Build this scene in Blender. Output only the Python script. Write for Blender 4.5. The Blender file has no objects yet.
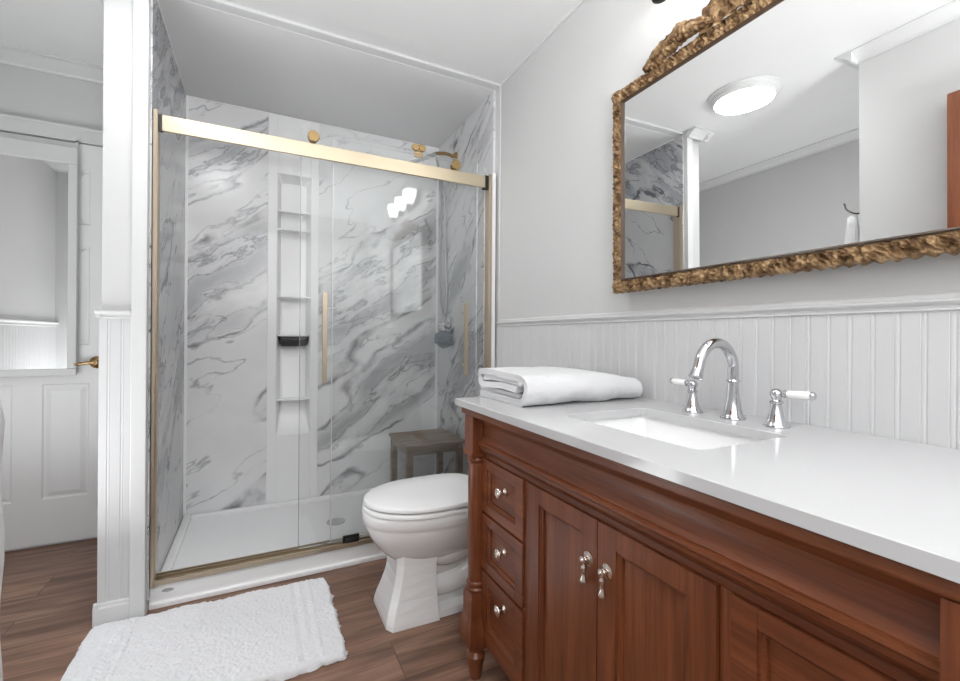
import bpy, bmesh, math, random
from mathutils import Vector, Matrix, noise
random.seed(7)
S = bpy.context.scene
COL = S.collection
PI = math.pi

# ------------------------------------------------------------------ camera, world, light, exposure
CAM_H = 1.07
cam = bpy.data.objects.new('camera', bpy.data.cameras.new('camera'))
COL.objects.link(cam)
yaw, roll = math.radians(26.6), math.radians(0.4)
fw = Vector((math.sin(yaw), math.cos(yaw), 0))
rt0 = Vector((math.cos(yaw), -math.sin(yaw), 0)); up0 = Vector((0, 0, 1))
rt = rt0 * math.cos(roll) + up0 * math.sin(roll)
up = up0 * math.cos(roll) - rt0 * math.sin(roll)
cam.matrix_world = Matrix(((rt.x, up.x, -fw.x, 0), (rt.y, up.y, -fw.y, 0), (rt.z, up.z, -fw.z, CAM_H), (0, 0, 0, 1)))
cam.data.sensor_width = 36; cam.data.lens = 442 * 36 / 960
cam.data.shift_y = -4 / 960
cam.data.clip_start = 0.02
S.camera = cam

w = bpy.data.worlds.new('world'); S.world = w; w.use_nodes = True
w.node_tree.nodes['Background'].inputs[0].default_value = (0.93, 0.96, 1.0, 1)
w.node_tree.nodes['Background'].inputs[1].default_value = 1.6
S.view_settings.view_transform = 'Standard'
S.view_settings.look = 'None'
S.view_settings.exposure = 1.0
S.view_settings.gamma = 1
S.view_settings.use_curve_mapping = False

# room lamps: one flush ceiling light and the mirror shades; the rest is added fill
CEIL_EMIT = 16.0
def bounce(name, loc, size, power):
    # added unseen fill light, pointed at the ceiling to brighten by bounce
    l = bpy.data.lights.new(name, 'AREA'); l.shape = 'SQUARE'; l.size = size; l.energy = power; l.color = (0.96, 0.985, 1.0)
    o = bpy.data.objects.new(name, l); o.location = loc; o.rotation_euler = (math.radians(180), 0, 0); COL.objects.link(o)
bounce('bounce_fill', (0.05, -0.42, 1.20), 0.6, 29)  # added fill behind the camera, lifts the ceiling and flattens the light
bounce('passage_bounce_fill', (-1.12, 1.52, 0.30), 0.8, 9)  # added fill out of view, brightens the dim passage
SHADE_EMIT = 4.5

# ------------------------------------------------------------------ node materials
def new_mat(name):
    m = bpy.data.materials.new(name); m.use_nodes = True
    nt = m.node_tree
    return m, nt, nt.nodes['Principled BSDF']
def N(nt, t, **kw):
    n = nt.nodes.new(t)
    for k, v in kw.items():
        if k.startswith('i_'):
            key = k[2:]; key = int(key) if key.isdigit() else key.replace('_', ' ')
            n.inputs[key].default_value = v
        else: setattr(n, k, v)
    return n
def ramp(nt, stops, src):
    r = nt.nodes.new('ShaderNodeValToRGB')
    cr = r.color_ramp
    while len(cr.elements) < len(stops): cr.elements.new(0.5)
    for e, (p, c) in zip(cr.elements, stops):
        e.position = p; e.color = c if len(c) == 4 else (*c, 1)
    nt.links.new(src, r.inputs[0]); return r
def math_n(nt, op, a, b=None, clamp=False):
    n = nt.nodes.new('ShaderNodeMath'); n.operation = op; n.use_clamp = clamp
    for i, v in enumerate((a, b)):
        if v is None: continue
        if isinstance(v, (int, float)): n.inputs[i].default_value = v
        else: nt.links.new(v, n.inputs[i])
    return n.outputs[0]
def coords(nt, rot=(0, 0, 0), scale=(1, 1, 1), loc=(0, 0, 0)):
    tc = nt.nodes.new('ShaderNodeTexCoord')
    a = nt.nodes.new('ShaderNodeMapping'); a.inputs['Rotation'].default_value = rot; a.inputs['Location'].default_value = loc
    b = nt.nodes.new('ShaderNodeMapping'); b.inputs['Scale'].default_value = scale
    nt.links.new(tc.outputs['Object'], a.inputs[0]); nt.links.new(a.outputs[0], b.inputs[0])
    return b.outputs[0]
def noise_n(nt, vec, scale, detail=3, rough=0.5, dist=0.0):
    n = N(nt, 'ShaderNodeTexNoise', i_Scale=scale, i_Detail=detail, i_Roughness=rough, i_Distortion=dist)
    nt.links.new(vec, n.inputs['Vector']); return n.outputs['Fac']
def bump(nt, bsdf, h, strength=0.2, dist=0.01):
    b = N(nt, 'ShaderNodeBump'); b.inputs['Strength'].default_value = strength; b.inputs['Distance'].default_value = dist
    nt.links.new(h, b.inputs['Height']); nt.links.new(b.outputs[0], bsdf.inputs['Normal'])
def mix_col(nt, fac, a, b, mode='MIX'):
    m = nt.nodes.new('ShaderNodeMix'); m.data_type = 'RGBA'; m.blend_type = mode
    for i, v in ((0, fac), (6, a), (7, b)):
        if isinstance(v, (int, float)): m.inputs[i].default_value = v
        elif isinstance(v, tuple): m.inputs[i].default_value = (*v, 1) if len(v) == 3 else v
        else: nt.links.new(v, m.inputs[i])
    return m.outputs[2]

def plain(name, col, rough=0.5, metal=0.0, spec=0.5, nscale=0, nbump=0.05, var=0.03, coat=0.0):
    m, nt, b = new_mat(name)
    b.inputs['Roughness'].default_value = rough; b.inputs['Metallic'].default_value = metal
    b.inputs['Specular IOR Level'].default_value = spec; b.inputs['Coat Weight'].default_value = coat
    b.inputs['Coat Roughness'].default_value = 0.05
    c = coords(nt)
    f = noise_n(nt, c, 3.0, 3)
    lo = tuple(x * (1 - var) for x in col); hi = tuple(min(1, x * (1 + var)) for x in col)
    r = ramp(nt, [(0.3, lo), (0.7, hi)], f); nt.links.new(r.outputs[0], b.inputs['Base Color'])
    if nscale:
        bump(nt, b, noise_n(nt, c, nscale, 3), nbump, 0.004)
    return m

def wood(name, axis, dark, mid, light, rough=0.32):
    m, nt, b = new_mat(name)
    sc = [26, 26, 26]; sc['xyz'.index(axis)] = 1.6
    c = coords(nt, scale=tuple(sc))
    f1 = noise_n(nt, c, 1.0, 6, 0.62, 0.35)
    sc2 = [160, 160, 160]; sc2['xyz'.index(axis)] = 6
    f2 = noise_n(nt, coords(nt, scale=tuple(sc2)), 1.0, 3, 0.6)
    r1 = ramp(nt, [(0.28, dark), (0.5, mid), (0.75, light)], f1)
    r2 = ramp(nt, [(0.36, (0.66, 0.58, 0.52)), (0.55, (1, 1, 1))], f2)
    nt.links.new(mix_col(nt, 0.75, r1.outputs[0], r2.outputs[0], 'MULTIPLY'), b.inputs['Base Color'])
    b.inputs['Roughness'].default_value = rough
    b.inputs['Coat Weight'].default_value = 0.10; b.inputs['Coat Roughness'].default_value = 0.2
    bump(nt, b, f2, 0.12, 0.002)
    return m

def marble(name, rot, seed, amount=1.0, base=(0.88, 0.88, 0.885), k=1.0):
    m, nt, b = new_mat(name)
    c = coords(nt, rot=rot, scale=(k, k, k), loc=(seed, seed * 1.7, seed * 0.6))
    # warp
    def warped(vec, ws, amt):
        n = N(nt, 'ShaderNodeTexNoise', i_Scale=ws, i_Detail=4.0); nt.links.new(vec, n.inputs['Vector'])
        s = N(nt, 'ShaderNodeVectorMath', operation='SUBTRACT'); nt.links.new(n.outputs['Color'], s.inputs[0]); s.inputs[1].default_value = (.5, .5, .5)
        k = N(nt, 'ShaderNodeVectorMath', operation='SCALE'); nt.links.new(s.outputs[0], k.inputs[0]); k.inputs['Scale'].default_value = amt
        a = N(nt, 'ShaderNodeVectorMath', operation='ADD'); nt.links.new(vec, a.inputs[0]); nt.links.new(k.outputs[0], a.inputs[1])
        return a.outputs[0]
    def squash(vec, s):
        mp = N(nt, 'ShaderNodeMapping'); mp.inputs['Scale'].default_value = s; nt.links.new(vec, mp.inputs[0]); return mp.outputs[0]
    w1 = warped(warped(c, 2.2, 0.16), 8, 0.035)
    def ridge(f, level, width, pw=1.2):
        d = math_n(nt, 'ABSOLUTE', math_n(nt, 'SUBTRACT', f, level))
        return math_n(nt, 'POWER', math_n(nt, 'SUBTRACT', 1.0, math_n(nt, 'DIVIDE', d, width), True), pw)
    cloud = noise_n(nt, squash(w1, (0.28, 1.0, 1.0)), 1.9, 3, 0.45)
    band = ramp(nt, [(0.525, (0,) * 3), (0.61, (1,) * 3)], cloud).outputs[0]
    streak = noise_n(nt, squash(w1, (0.22, 1.0, 1.0)), 7.5, 5, 0.6)
    smear = ramp(nt, [(0.38, (0,) * 3), (0.58, (1,) * 3)], streak).outputs[0]
    broken = ramp(nt, [(0.40, (0.15,) * 3), (0.58, (1,) * 3)], noise_n(nt, c, 6, 3)).outputs[0]
    e1 = ridge(cloud, 0.535, 0.014)
    e2 = ridge(noise_n(nt, squash(w1, (0.30, 1.0, 1.0)), 4.2, 4, 0.5), 0.5, 0.013)
    e3 = ridge(streak, 0.5, 0.022)
    mott = ramp(nt, [(0.35, tuple(x * 0.92 for x in base)), (0.65, base)], noise_n(nt, w1, 3.2, 4)).outputs[0]
    col = mix_col(nt, math_n(nt, 'MULTIPLY', math_n(nt, 'MULTIPLY', band, smear), 0.70 * amount, True), mott, (0.37, 0.38, 0.40))
    col = mix_col(nt, math_n(nt, 'MULTIPLY', math_n(nt, 'MULTIPLY', e3, band), 0.85 * amount, True), col, (0.24, 0.245, 0.265))
    col = mix_col(nt, math_n(nt, 'MULTIPLY', math_n(nt, 'MULTIPLY', e2, broken), 0.65 * amount, True), col, (0.22, 0.225, 0.245))
    col = mix_col(nt, math_n(nt, 'MULTIPLY', math_n(nt, 'MULTIPLY', e1, broken), 0.85 * amount, True), col, (0.15, 0.155, 0.175))
    nt.links.new(col, b.inputs['Base Color'])
    b.inputs['Roughness'].default_value = 0.22
    return m

def glass_mat(name, tint=(0.985, 0.989, 0.988)):
    m, nt, b = new_mat(name)
    nt.nodes.remove(b)
    out = nt.nodes['Material Output']
    tr = N(nt, 'ShaderNodeBsdfTransparent'); tr.inputs[0].default_value = (*tint, 1)
    gl = N(nt, 'ShaderNodeBsdfGlossy'); gl.inputs['Roughness'].default_value = 0.0; gl.inputs[0].default_value = (1, 1, 1, 1)
    fr = N(nt, 'ShaderNodeFresnel'); fr.inputs[0].default_value = 1.40
    mx = N(nt, 'ShaderNodeMixShader')
    nt.links.new(fr.outputs[0], mx.inputs[0]); nt.links.new(tr.outputs[0], mx.inputs[1]); nt.links.new(gl.outputs[0], mx.inputs[2])
    nt.links.new(mx.outputs[0], out.inputs[0]); return m
def emit_mat(name, col, strength):
    m, nt, b = new_mat(name)
    b.inputs['Base Color'].default_value = (0.9, 0.9, 0.9, 1)
    b.inputs['Emission Color'].default_value = (*col, 1); b.inputs['Emission Strength'].default_value = strength
    b.inputs['Roughness'].default_value = 0.4
    return m

def planks_mat():
    m, nt, b = new_mat('vinyl_plank_floor')
    c = coords(nt, rot=(0, 0, 0))
    br = N(nt, 'ShaderNodeTexBrick', offset=0.37, i_Scale=1.0)
    br.inputs['Brick Width'].default_value = 1.22; br.inputs['Row Height'].default_value = 0.18
    br.inputs['Mortar Size'].default_value = 0.0018; br.inputs['Mortar Smooth'].default_value = 0.2
    br.inputs['Color1'].default_value = (0, 0, 0, 1); br.inputs['Color2'].default_value = (1, 1, 1, 1); br.inputs['Mortar'].default_value = (0.5, 0.5, 0.5, 1)
    mp = N(nt, 'ShaderNodeMapping'); mp.inputs['Location'].default_value = (0.35, 0.105, 0); nt.links.new(c, mp.inputs[0])
    nt.links.new(mp.outputs[0], br.inputs['Vector'])
    sep = N(nt, 'ShaderNodeSeparateColor'); nt.links.new(br.outputs['Color'], sep.inputs[0])
    # per-plank offset of the grain
    comb = N(nt, 'ShaderNodeCombineXYZ'); nt.links.new(math_n(nt, 'MULTIPLY', sep.outputs[0], 37.0), comb.inputs[2])
    ad = N(nt, 'ShaderNodeVectorMath', operation='ADD'); nt.links.new(c, ad.inputs[0]); nt.links.new(comb.outputs[0], ad.inputs[1])
    mp2 = N(nt, 'ShaderNodeMapping'); mp2.inputs['Scale'].default_value = (1.6, 17, 1); nt.links.new(ad.outputs[0], mp2.inputs[0])
    f = noise_n(nt, mp2.outputs[0], 1.0, 7, 0.62, 0.6)
    mp3 = N(nt, 'ShaderNodeMapping'); mp3.inputs['Scale'].default_value = (5, 110, 1); nt.links.new(ad.outputs[0], mp3.inputs[0])
    f2 = noise_n(nt, mp3.outputs[0], 1.0, 4, 0.6)
    r = ramp(nt, [(0.25, (0.080, 0.040, 0.025)), (0.48, (0.225, 0.122, 0.080)), (0.72, (0.40, 0.240, 0.165))], f)
    r2 = ramp(nt, [(0.3, (0.62, 0.58, 0.56)), (0.6, (1.05, 1.05, 1.05))], f2)
    col = mix_col(nt, 0.65, r.outputs[0], r2.outputs[0], 'MULTIPLY')
    tone = ramp(nt, [(0.0, (0.86, 0.85, 0.85)), (1.0, (1.12, 1.10, 1.08))], sep.outputs[0])
    col = mix_col(nt, 1.0, col, tone.outputs[0], 'MULTIPLY')
    col = mix_col(nt, math_n(nt, 'MULTIPLY', br.outputs['Fac'], 0.6), col, (0.035, 0.02, 0.015))
    nt.links.new(col, b.inputs['Base Color'])
    b.inputs['Roughness'].default_value = 0.36
    bump(nt, b, math_n(nt, 'SUBTRACT', f2, br.outputs['Fac']), 0.12, 0.003)
    return m

M = {}
M['wall'] = plain('wall_paint', (0.60, 0.60, 0.597), 0.55, nscale=120, nbump=0.03, var=0.012)
M['ceiling'] = plain('ceiling_paint', (0.74, 0.74, 0.74), 0.6, nscale=60, nbump=0.04, var=0.015)
M['trim'] = plain('trim_paint', (0.66, 0.66, 0.66), 0.35, var=0.01)
M['bead'] = plain('wainscot_paint', (0.60, 0.60, 0.605), 0.4, var=0.012)
M['door'] = plain('door_paint', (0.80, 0.80, 0.80), 0.42, var=0.012)
M['acrylic'] = plain('white_acrylic', (0.93, 0.93, 0.93), 0.22, var=0.01)
M['porcelain'] = plain('porcelain', (0.90, 0.90, 0.90), 0.07, var=0.005, coat=0.4)
M['seat'] = plain('seat_plastic', (0.90, 0.90, 0.90), 0.22, var=0.005)
M['quartz'] = plain('white_quartz', (0.56, 0.56, 0.565), 0.12, var=0.02)
M['chrome'] = plain('chrome', (0.62, 0.62, 0.64), 0.06, metal=1.0, var=0.02)
M['nickel'] = plain('polished_nickel', (0.78, 0.70, 0.64), 0.14, metal=1.0, var=0.03)
M['gold'] = plain('brushed_gold', (0.50, 0.42, 0.32), 0.36, metal=1.0, var=0.05)
M['champagne'] = plain('brushed_champagne_bar', (0.66, 0.57, 0.42), 0.34, metal=1.0, var=0.03)
M['brass'] = plain('aged_brass', (0.47, 0.32, 0.15), 0.25, metal=1.0, var=0.05)
M['black'] = plain('black_plastic', (0.012, 0.012, 0.012), 0.4)
M['smoke'] = plain('dark_grey_plastic', (0.035, 0.036, 0.04), 0.3)
M['hook'] = plain('dark_iron', (0.03, 0.028, 0.026), 0.4, metal=0.6)
M['terry'] = plain('white_terry', (0.80, 0.80, 0.81), 0.95, nscale=420, nbump=0.8, var=0.03, spec=0.1)
M['rug'] = plain('rug_pile', (0.88, 0.88, 0.90), 0.95, nscale=260, nbump=0.9, var=0.03, spec=0.1)
M['loofah'] = plain('loofah_mesh', (0.20, 0.24, 0.28), 0.8, nscale=150, nbump=0.9, var=0.15)
M['teak'] = wood('weathered_teak', 'x', (0.20, 0.155, 0.12), (0.33, 0.26, 0.205), (0.44, 0.36, 0.29), 0.6)
WD = ((0.125, 0.032, 0.011), (0.190, 0.055, 0.020), (0.260, 0.086, 0.034))
M['wood_z'] = wood('mahogany_vertical', 'z', *WD)
M['wood_y'] = wood('mahogany_lengthwise', 'y', *WD)
M['wood_x'] = wood('mahogany_crosswise', 'x', *WD)
M['marble_back'] = marble('marble_back', (0, math.radians(33), 0), 3.1)
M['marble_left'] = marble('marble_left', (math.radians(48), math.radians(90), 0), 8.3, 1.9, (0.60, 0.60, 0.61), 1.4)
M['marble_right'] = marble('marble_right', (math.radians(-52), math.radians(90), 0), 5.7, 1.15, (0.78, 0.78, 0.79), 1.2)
M['floor'] = planks_mat()
M['glass'] = glass_mat('shower_glass')
M['edge'] = plain('polished_glass_edge', (0.30, 0.34, 0.335), 0.15)
M['hose'] = plain('satin_hose', (0.45, 0.45, 0.46), 0.35, metal=0.8)
M['mirror'] = plain('mirror_silver', (0.93, 0.935, 0.93), 0.0, metal=1.0, var=0.0)
M['lamp_on'] = emit_mat('lit_ceiling_diffuser', (0.985, 0.995, 1.0), CEIL_EMIT)
M['shade_on'] = emit_mat('lit_frosted_shade', (1.0, 0.98, 0.95), SHADE_EMIT)
def gilt_mat():
    m, nt, b = new_mat('antique_gilt')
    c = coords(nt)
    f = noise_n(nt, c, 38, 4, 0.6)
    r = ramp(nt, [(0.34, (0.075, 0.036, 0.014)), (0.48, (0.24, 0.140, 0.064)), (0.64, (0.46, 0.31, 0.165))], f)
    nt.links.new(r.outputs[0], b.inputs['Base Color'])
    b.inputs['Metallic'].default_value = 0.45; b.inputs['Roughness'].default_value = 0.42
    bump(nt, b, noise_n(nt, c, 150, 3), 0.9, 0.005)
    return m
M['gilt'] = gilt_mat()
M['gilt_grey'] = plain('worn_silver_gilt', (0.34, 0.24, 0.14), 0.5, metal=0.35, nscale=120, nbump=0.5, var=0.25)

# ------------------------------------------------------------------ mesh helpers (all shapes in world coordinates)
def BM(): return bmesh.new()
def obj(name, bm, mat, parent=None, smooth=False, bevel=0.0, auto=35, seg=2):
    root = parent
    while root is not None and root.parent is not None: root = root.parent
    if root is not None and root.type == 'EMPTY':
        bmesh.ops.translate(bm, verts=bm.verts, vec=-Vector(root.location))
    bmesh.ops.recalc_face_normals(bm, faces=bm.faces)
    me = bpy.data.meshes.new(name); bm.to_mesh(me); bm.free()
    o = bpy.data.objects.new(name, me); COL.objects.link(o)
    me.materials.append(M[mat] if isinstance(mat, str) else mat)
    if parent: o.parent = parent
    if bevel:
        md = o.modifiers.new('edge', 'BEVEL'); md.width = bevel; md.segments = seg; md.limit_method = 'ANGLE'
        md.angle_limit = math.radians(30)
    if smooth or bevel:
        for p in me.polygons: p.use_smooth = True
        me.set_sharp_from_angle(angle=math.radians(auto if smooth else 180)) if smooth else None
        if bevel and not smooth:
            for p in me.polygons: p.use_smooth = False
    return o
def tag(o, label=None, cat=None, group=None, kind=None):
    if label: o['label'] = label
    if cat: o['category'] = cat
    if group: o['group'] = group
    if kind: o['kind'] = kind
    return o
def thing(name, loc, label, cat, group=None):
    o = bpy.data.objects.new(name, None); o.empty_display_size = 0.05; o.location = loc; COL.objects.link(o)
    return tag(o, label, cat, group)
def struct(name, bm, mat, label=None, cat=None, **k):
    o = obj(name, bm, mat, **k)
    return tag(o, label, cat, None, 'structure')
def box(bm, x0, x1, y0, y1, z0, z1):
    if x0 > x1: x0, x1 = x1, x0
    if y0 > y1: y0, y1 = y1, y0
    if z0 > z1: z0, z1 = z1, z0
    v = [bm.verts.new(p) for p in ((x0,y0,z0),(x1,y0,z0),(x1,y1,z0),(x0,y1,z0),(x0,y0,z1),(x1,y0,z1),(x1,y1,z1),(x0,y1,z1))]
    for f in ((0,3,2,1),(4,5,6,7),(0,1,5,4),(1,2,6,5),(2,3,7,6),(3,0,4,7)): bm.faces.new([v[i] for i in f])
    return v
def loft(bm, rings, cap=True, closed=True):
    R = [[bm.verts.new(p) for p in r] for r in rings]
    n = len(R[0])
    for a, b in zip(R, R[1:]):
        for i in range(n if closed else n - 1):
            j = (i + 1) % n
            bm.faces.new((a[i], a[j], b[j], b[i]))
    if cap:
        bm.faces.new(R[0][::-1]); bm.faces.new(R[-1])
    return R
def lathe(bm, c, prof, axis='z', n=24):
    """prof: list of (r, h) along the axis from c."""
    c = Vector(c); rings = []
    for r, h in prof:
        ring = []
        for i in range(n):
            a = 2 * PI * i / n; u, v = max(r, 1e-4) * math.cos(a), max(r, 1e-4) * math.sin(a)
            p = {'z': (u, v, h), 'x': (h, u, v), 'y': (u, h, v)}[axis]
            ring.append(c + Vector(p))
        rings.append(ring)
    loft(bm, rings)
def tube(bm, pts, r, n=12, cap=True):
    pts = [Vector(p) for p in pts]; rings = []
    t0 = (pts[1] - pts[0]).normalized()
    u = t0.orthogonal().normalized()
    for i, p in enumerate(pts):
        t = (pts[min(i + 1, len(pts) - 1)] - pts[max(i - 1, 0)]).normalized()
        u = (u - t * u.dot(t)).normalized(); v = t.cross(u)
        rr = r[i] if isinstance(r, (list, tuple)) else r
        rings.append([p + (u * math.cos(2 * PI * k / n) + v * math.sin(2 * PI * k / n)) * rr for k in range(n)])
    loft(bm, rings, cap)
def bez(pts, n=24):
    """Catmull-Rom through pts"""
    P = [Vector(p) for p in pts]; P = [P[0] * 2 - P[1]] + P + [P[-1] * 2 - P[-2]]
    out = []
    for i in range(1, len(P) - 2):
        for k in range(n):
            t = k / n; a, b, c, d = P[i - 1:i + 3]
            out.append(0.5 * ((2 * b) + (c - a) * t + (2 * a - 5 * b + 4 * c - d) * t * t + (3 * b - a - 3 * c + d) * t ** 3))
    out.append(P[-2]); return out
def sweep(bm, prof, p0, p1, out, upv=(0, 0, 1)):
    """extrude a 2D profile [(out, up)] from p0 to p1"""
    o, u = Vector(out), Vector(upv)
    rings = [[Vector(p) + o * a + u * b for a, b in prof] for p in (p0, p1)]
    loft(bm, rings)
def beadboard(bm, p0, p1, z0, z1, out, thick=0.008, pitch=0.040, start=0.0):
    """strip of tongue and groove beads from p0 to p1 (horizontal), standing `thick` proud along out."""
    p0, p1, o = Vector(p0), Vector(p1), Vector(out); d = p1 - p0; L = d.length; d.normalize()
    s = [0.0]; prof = [(0, thick)]
    x = start
    while x < L - 0.008:
        if x > 0.002:
            for dx, t in ((-0.003, thick), (-0.001, thick - 0.0014), (0.0006, thick - 0.0014), (0.0026, thick), (0.0062, thick), (0.0076, thick - 0.0010), (0.0092, thick)):
                prof.append((x + dx, t))
        x += pitch
    prof.append((L, thick)); prof += [(L, 0), (0, 0)]
    prof = [q for i, q in enumerate(prof) if i == 0 or q != prof[i - 1]]
    rings = [[p0 + d * a + o * t + Vector((0, 0, z)) for a, t in prof] for z in (z0, z1)]
    R = [[bm.verts.new(p) for p in r] for r in rings]; n = len(prof)
    for i in range(n):
        j = (i + 1) % n; bm.faces.new((R[0][i], R[0][j], R[1][j], R[1][i]))
    # caps as quads strips are not needed: top and bottom are covered by trim

# ------------------------------------------------------------------ setting
XR, XN, XF = 1.16, -0.44, -1.47      # right wall, near left wall, far left wall
YB, YD, YS = -1.10, 2.97, 2.10       # wall behind camera, door wall, shower front
ZC = 2.43
YN = 1.125                            # end of the near left wall
b = BM(); box(b, -1.6, 1.3, YB - 0.15, 3.15, -0.05, 0); struct('floor', b, 'floor')
b = BM(); box(b, -1.6, 1.3, YB - 0.15, 3.15, ZC, ZC + 0.05); struct('ceiling', b, 'ceiling')
b = BM(); box(b, XR, XR + 0.1, YB, 3.1, 0, ZC); struct('wall_right', b, 'wall')
b = BM(); box(b, XN - 0.10, XN, YB, YN, 0, ZC); struct('wall_left_near', b, 'wall')
b = BM(); box(b, XF - 0.1, XF, YN - 0.12, 3.1, 0, ZC); struct('wall_left_far', b, 'wall')
b = BM(); box(b, XF - 0.1, XN - 0.10, YN - 0.12, YN, 0, ZC); struct('wall_robe_side', b, 'wall')
b = BM(); box(b, XF - 0.1, 0.09, YD, YD + 0.12, 0, ZC); box(b, 0.30, XR + 0.1, YD, YD + 0.12, 0, ZC); box(b, 0.09, 0.30, YD, YD + 0.12, 0, 0.45); box(b, 0.09, 0.30, YD, YD + 0.12, 2.065, ZC); box(b, 0.09, 0.30, YD + 0.09, YD + 0.12, 0.45, 2.065)
struct('wall_end', b, 'wall')
b = BM(); box(b, XN - 0.1, XR + 0.1, YB - 0.1, YB, 0, ZC)
struct('wall_behind', b, 'wall')
# partition between passage and shower, its end cap faces the room
b = BM(); box(b, -0.515, -0.377, YS - 0.03, YD, 0, ZC); struct('wall_partition', b, 'wall')
b = BM(); box(b, -0.425, -0.377, YS - 0.052, YS - 0.03, 0, ZC - 0.002); struct('trim_1', b, 'trim', bevel=0.003)
b = BM(); beadboard(b, (-0.515, YS - 0.03, 0), (-0.426, YS - 0.03, 0), 0.07, 1.13, (0, -1, 0), 0.006, 0.04, 0.02)
box(b, -0.521, -0.515, YS - 0.036, YD, 0.07, 1.13)
struct('trim_2', b, 'bead')
RAILP = [(0, 0), (0.010, 0), (0.014, 0.004), (0.011, 0.010), (0.011, 0.018), (0.020, 0.024), (0.024, 0.030), (0.024, 0.035), (0.008, 0.040), (0, 0.040)]
b = BM(); sweep(b, [(a, h * 0.72) for a, h in RAILP], (-0.530, YS - 0.03, 1.128), (-0.426, YS - 0.03, 1.128), (0, -1, 0))
sweep(b, [(a, h * 0.72) for a, h in RAILP], (-0.515, YS - 0.045, 1.128), (-0.515, YD, 1.128), (-1, 0, 0))
struct('trim_3', b, 'trim')
BASEP = [(0, 0), (0.016, 0), (0.016, 0.078), (0.011, 0.086), (0.011, 0.094), (0.005, 0.100), (0, 0.100)]
b = BM(); sweep(b, [(a, h * .86) for a, h in BASEP], (-0.532, YS - 0.03, 0), (-0.424, YS - 0.03, 0), (0, -1, 0))
sweep(b, [(a, h * .86) for a, h in BASEP], (-0.515, YS - 0.0458, 0), (-0.515, YD, 0), (-1, 0, 0)); box(b, -0.531, -0.515, YS - 0.0459, YS - 0.03, 0, 0.0665)
struct('baseboard_partition', b, 'trim')
# ceiling batten across the shower front
b = BM(); box(b, -0.377, XR, 2.078, 2.130, ZC - 0.014, ZC + 0.002); struct('trim_4', b, 'trim', bevel=0.003)
# crown mouldings
CR = [(0, -0.050), (0.010, -0.050), (0.014, -0.040), (0.040, -0.022), (0.055, -0.010), (0.070, -0.008), (0.070, 0.002), (0, 0.002)]
b = BM(); sweep(b, [(a * 1.4, h) for a, h in CR], (XF, YD, ZC), (-0.515, YD, ZC), (0, -1, 0)); struct('trim_5', b, 'trim')
b = BM(); sweep(b, CR, (XF, YN, ZC), (XF, YD, ZC), (1, 0, 0)); struct('trim_6', b, 'trim')
b = BM(); sweep(b, CR, (XN, YB, ZC), (XN, YN, ZC), (1, 0, 0)); sweep(b, CR, (XN + 0.07, YN, ZC), (XF, YN, ZC), (0, 1, 0)); struct('trim_7', b, 'trim')
b = BM(); sweep(b, [(0, -0.010), (0.006, -0.010), (0.008, 0), (0, 0.001)], (XR, YB, ZC), (XR, YS - 0.02, ZC), (-1, 0, 0)); struct('trim_8', b, 'trim')
b = BM()
sweep(b, CR, (-0.57, YS - 0.052, ZC), (-0.377, YS - 0.052, ZC), (0, -1, 0)); sweep(b, CR, (-0.515, YS - 0.10, ZC), (-0.515, YD, ZC), (-1, 0, 0))
struct('trim_9', b, 'trim')
# right wall wainscot and chair rail
b = BM(); beadboard(b, (XR, YB, 0), (XR, YS - 0.02, 0), 0.08, 1.128, (-1, 0, 0), 0.008, 0.0405, 0.019); struct('trim_10', b, 'bead')
b = BM(); sweep(b, [(a, h * 0.62) for a, h in RAILP], (XR, YB, 1.124), (XR, YS - 0.02, 1.124), (-1, 0, 0)); sweep(b, [(0, 0), (0.008, 0), (0.006, 0.008), (0.0, 0.014)], (XR, YB, 1.1485), (XR, YS - 0.02, 1.1485), (-1, 0, 0)); struct('trim_11', b, 'trim')
b = BM(); sweep(b, BASEP, (XR, YB, 0), (XR, YS - 0.02, 0), (-1, 0, 0)); struct('baseboard_right', b, 'trim')
# corner strip where wall meets the shower surround
b = BM(); box(b, XR - 0.008, XR, YS - 0.022, YS + 0.075, 0, ZC - 0.012); struct('trim_12', b, 'trim', bevel=0.002)
# far-left wainscot
b = BM(); beadboard(b, (XF, YN, 0), (XF, YD, 0), 0.08, 1.128, (1, 0, 0), 0.008, 0.0405, 0.019); struct('trim_13', b, 'bead')
b = BM(); sweep(b, RAILP, (XF, YN, 1.124), (XF, YD, 1.124), (1, 0, 0)); struct('trim_14', b, 'trim')
b = BM(); sweep(b, BASEP, (XF, YN, 0), (XF, YD, 0), (1, 0, 0)); struct('baseboard_left', b, 'trim')

# ------------------------------------------------------------------ shower surround
ZS = 2.414
b = BM(); box(b, -0.377, XR, 2.129, 2.97, ZS, ZC); struct('ceiling_shower', b, 'ceiling')
XL2, XR2, YK = -0.377, 1.145, 2.965
b = BM(); box(b, XL2, XL2 + 0.006, YS - 0.018, YK, 0.05, ZS - 0.002); struct('wall_shower_left', b, 'marble_left')
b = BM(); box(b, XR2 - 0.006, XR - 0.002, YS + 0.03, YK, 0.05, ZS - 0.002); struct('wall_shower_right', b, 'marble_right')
CX0, CX1 = 0.045, 0.336
b = BM(); box(b, XL2, CX0, YK - 0.006, YD, 0.05, ZS - 0.002); box(b, CX1, XR2, YK - 0.006, YD, 0.05, ZS - 0.002)
struct('wall_shower_back', b, 'marble_back')
b = BM()
for x, y in ((XL2 + 0.006, YK - 0.006), (XR2 - 0.006, YK - 0.006)):
    s = 1 if x < 0 else -1
    box(b, x, x + s * 0.012, y - 0.004, y, 0.05, ZS - 0.004); box(b, x, x + s * 0.004, y - 0.012, y, 0.05, ZS - 0.004)
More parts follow.
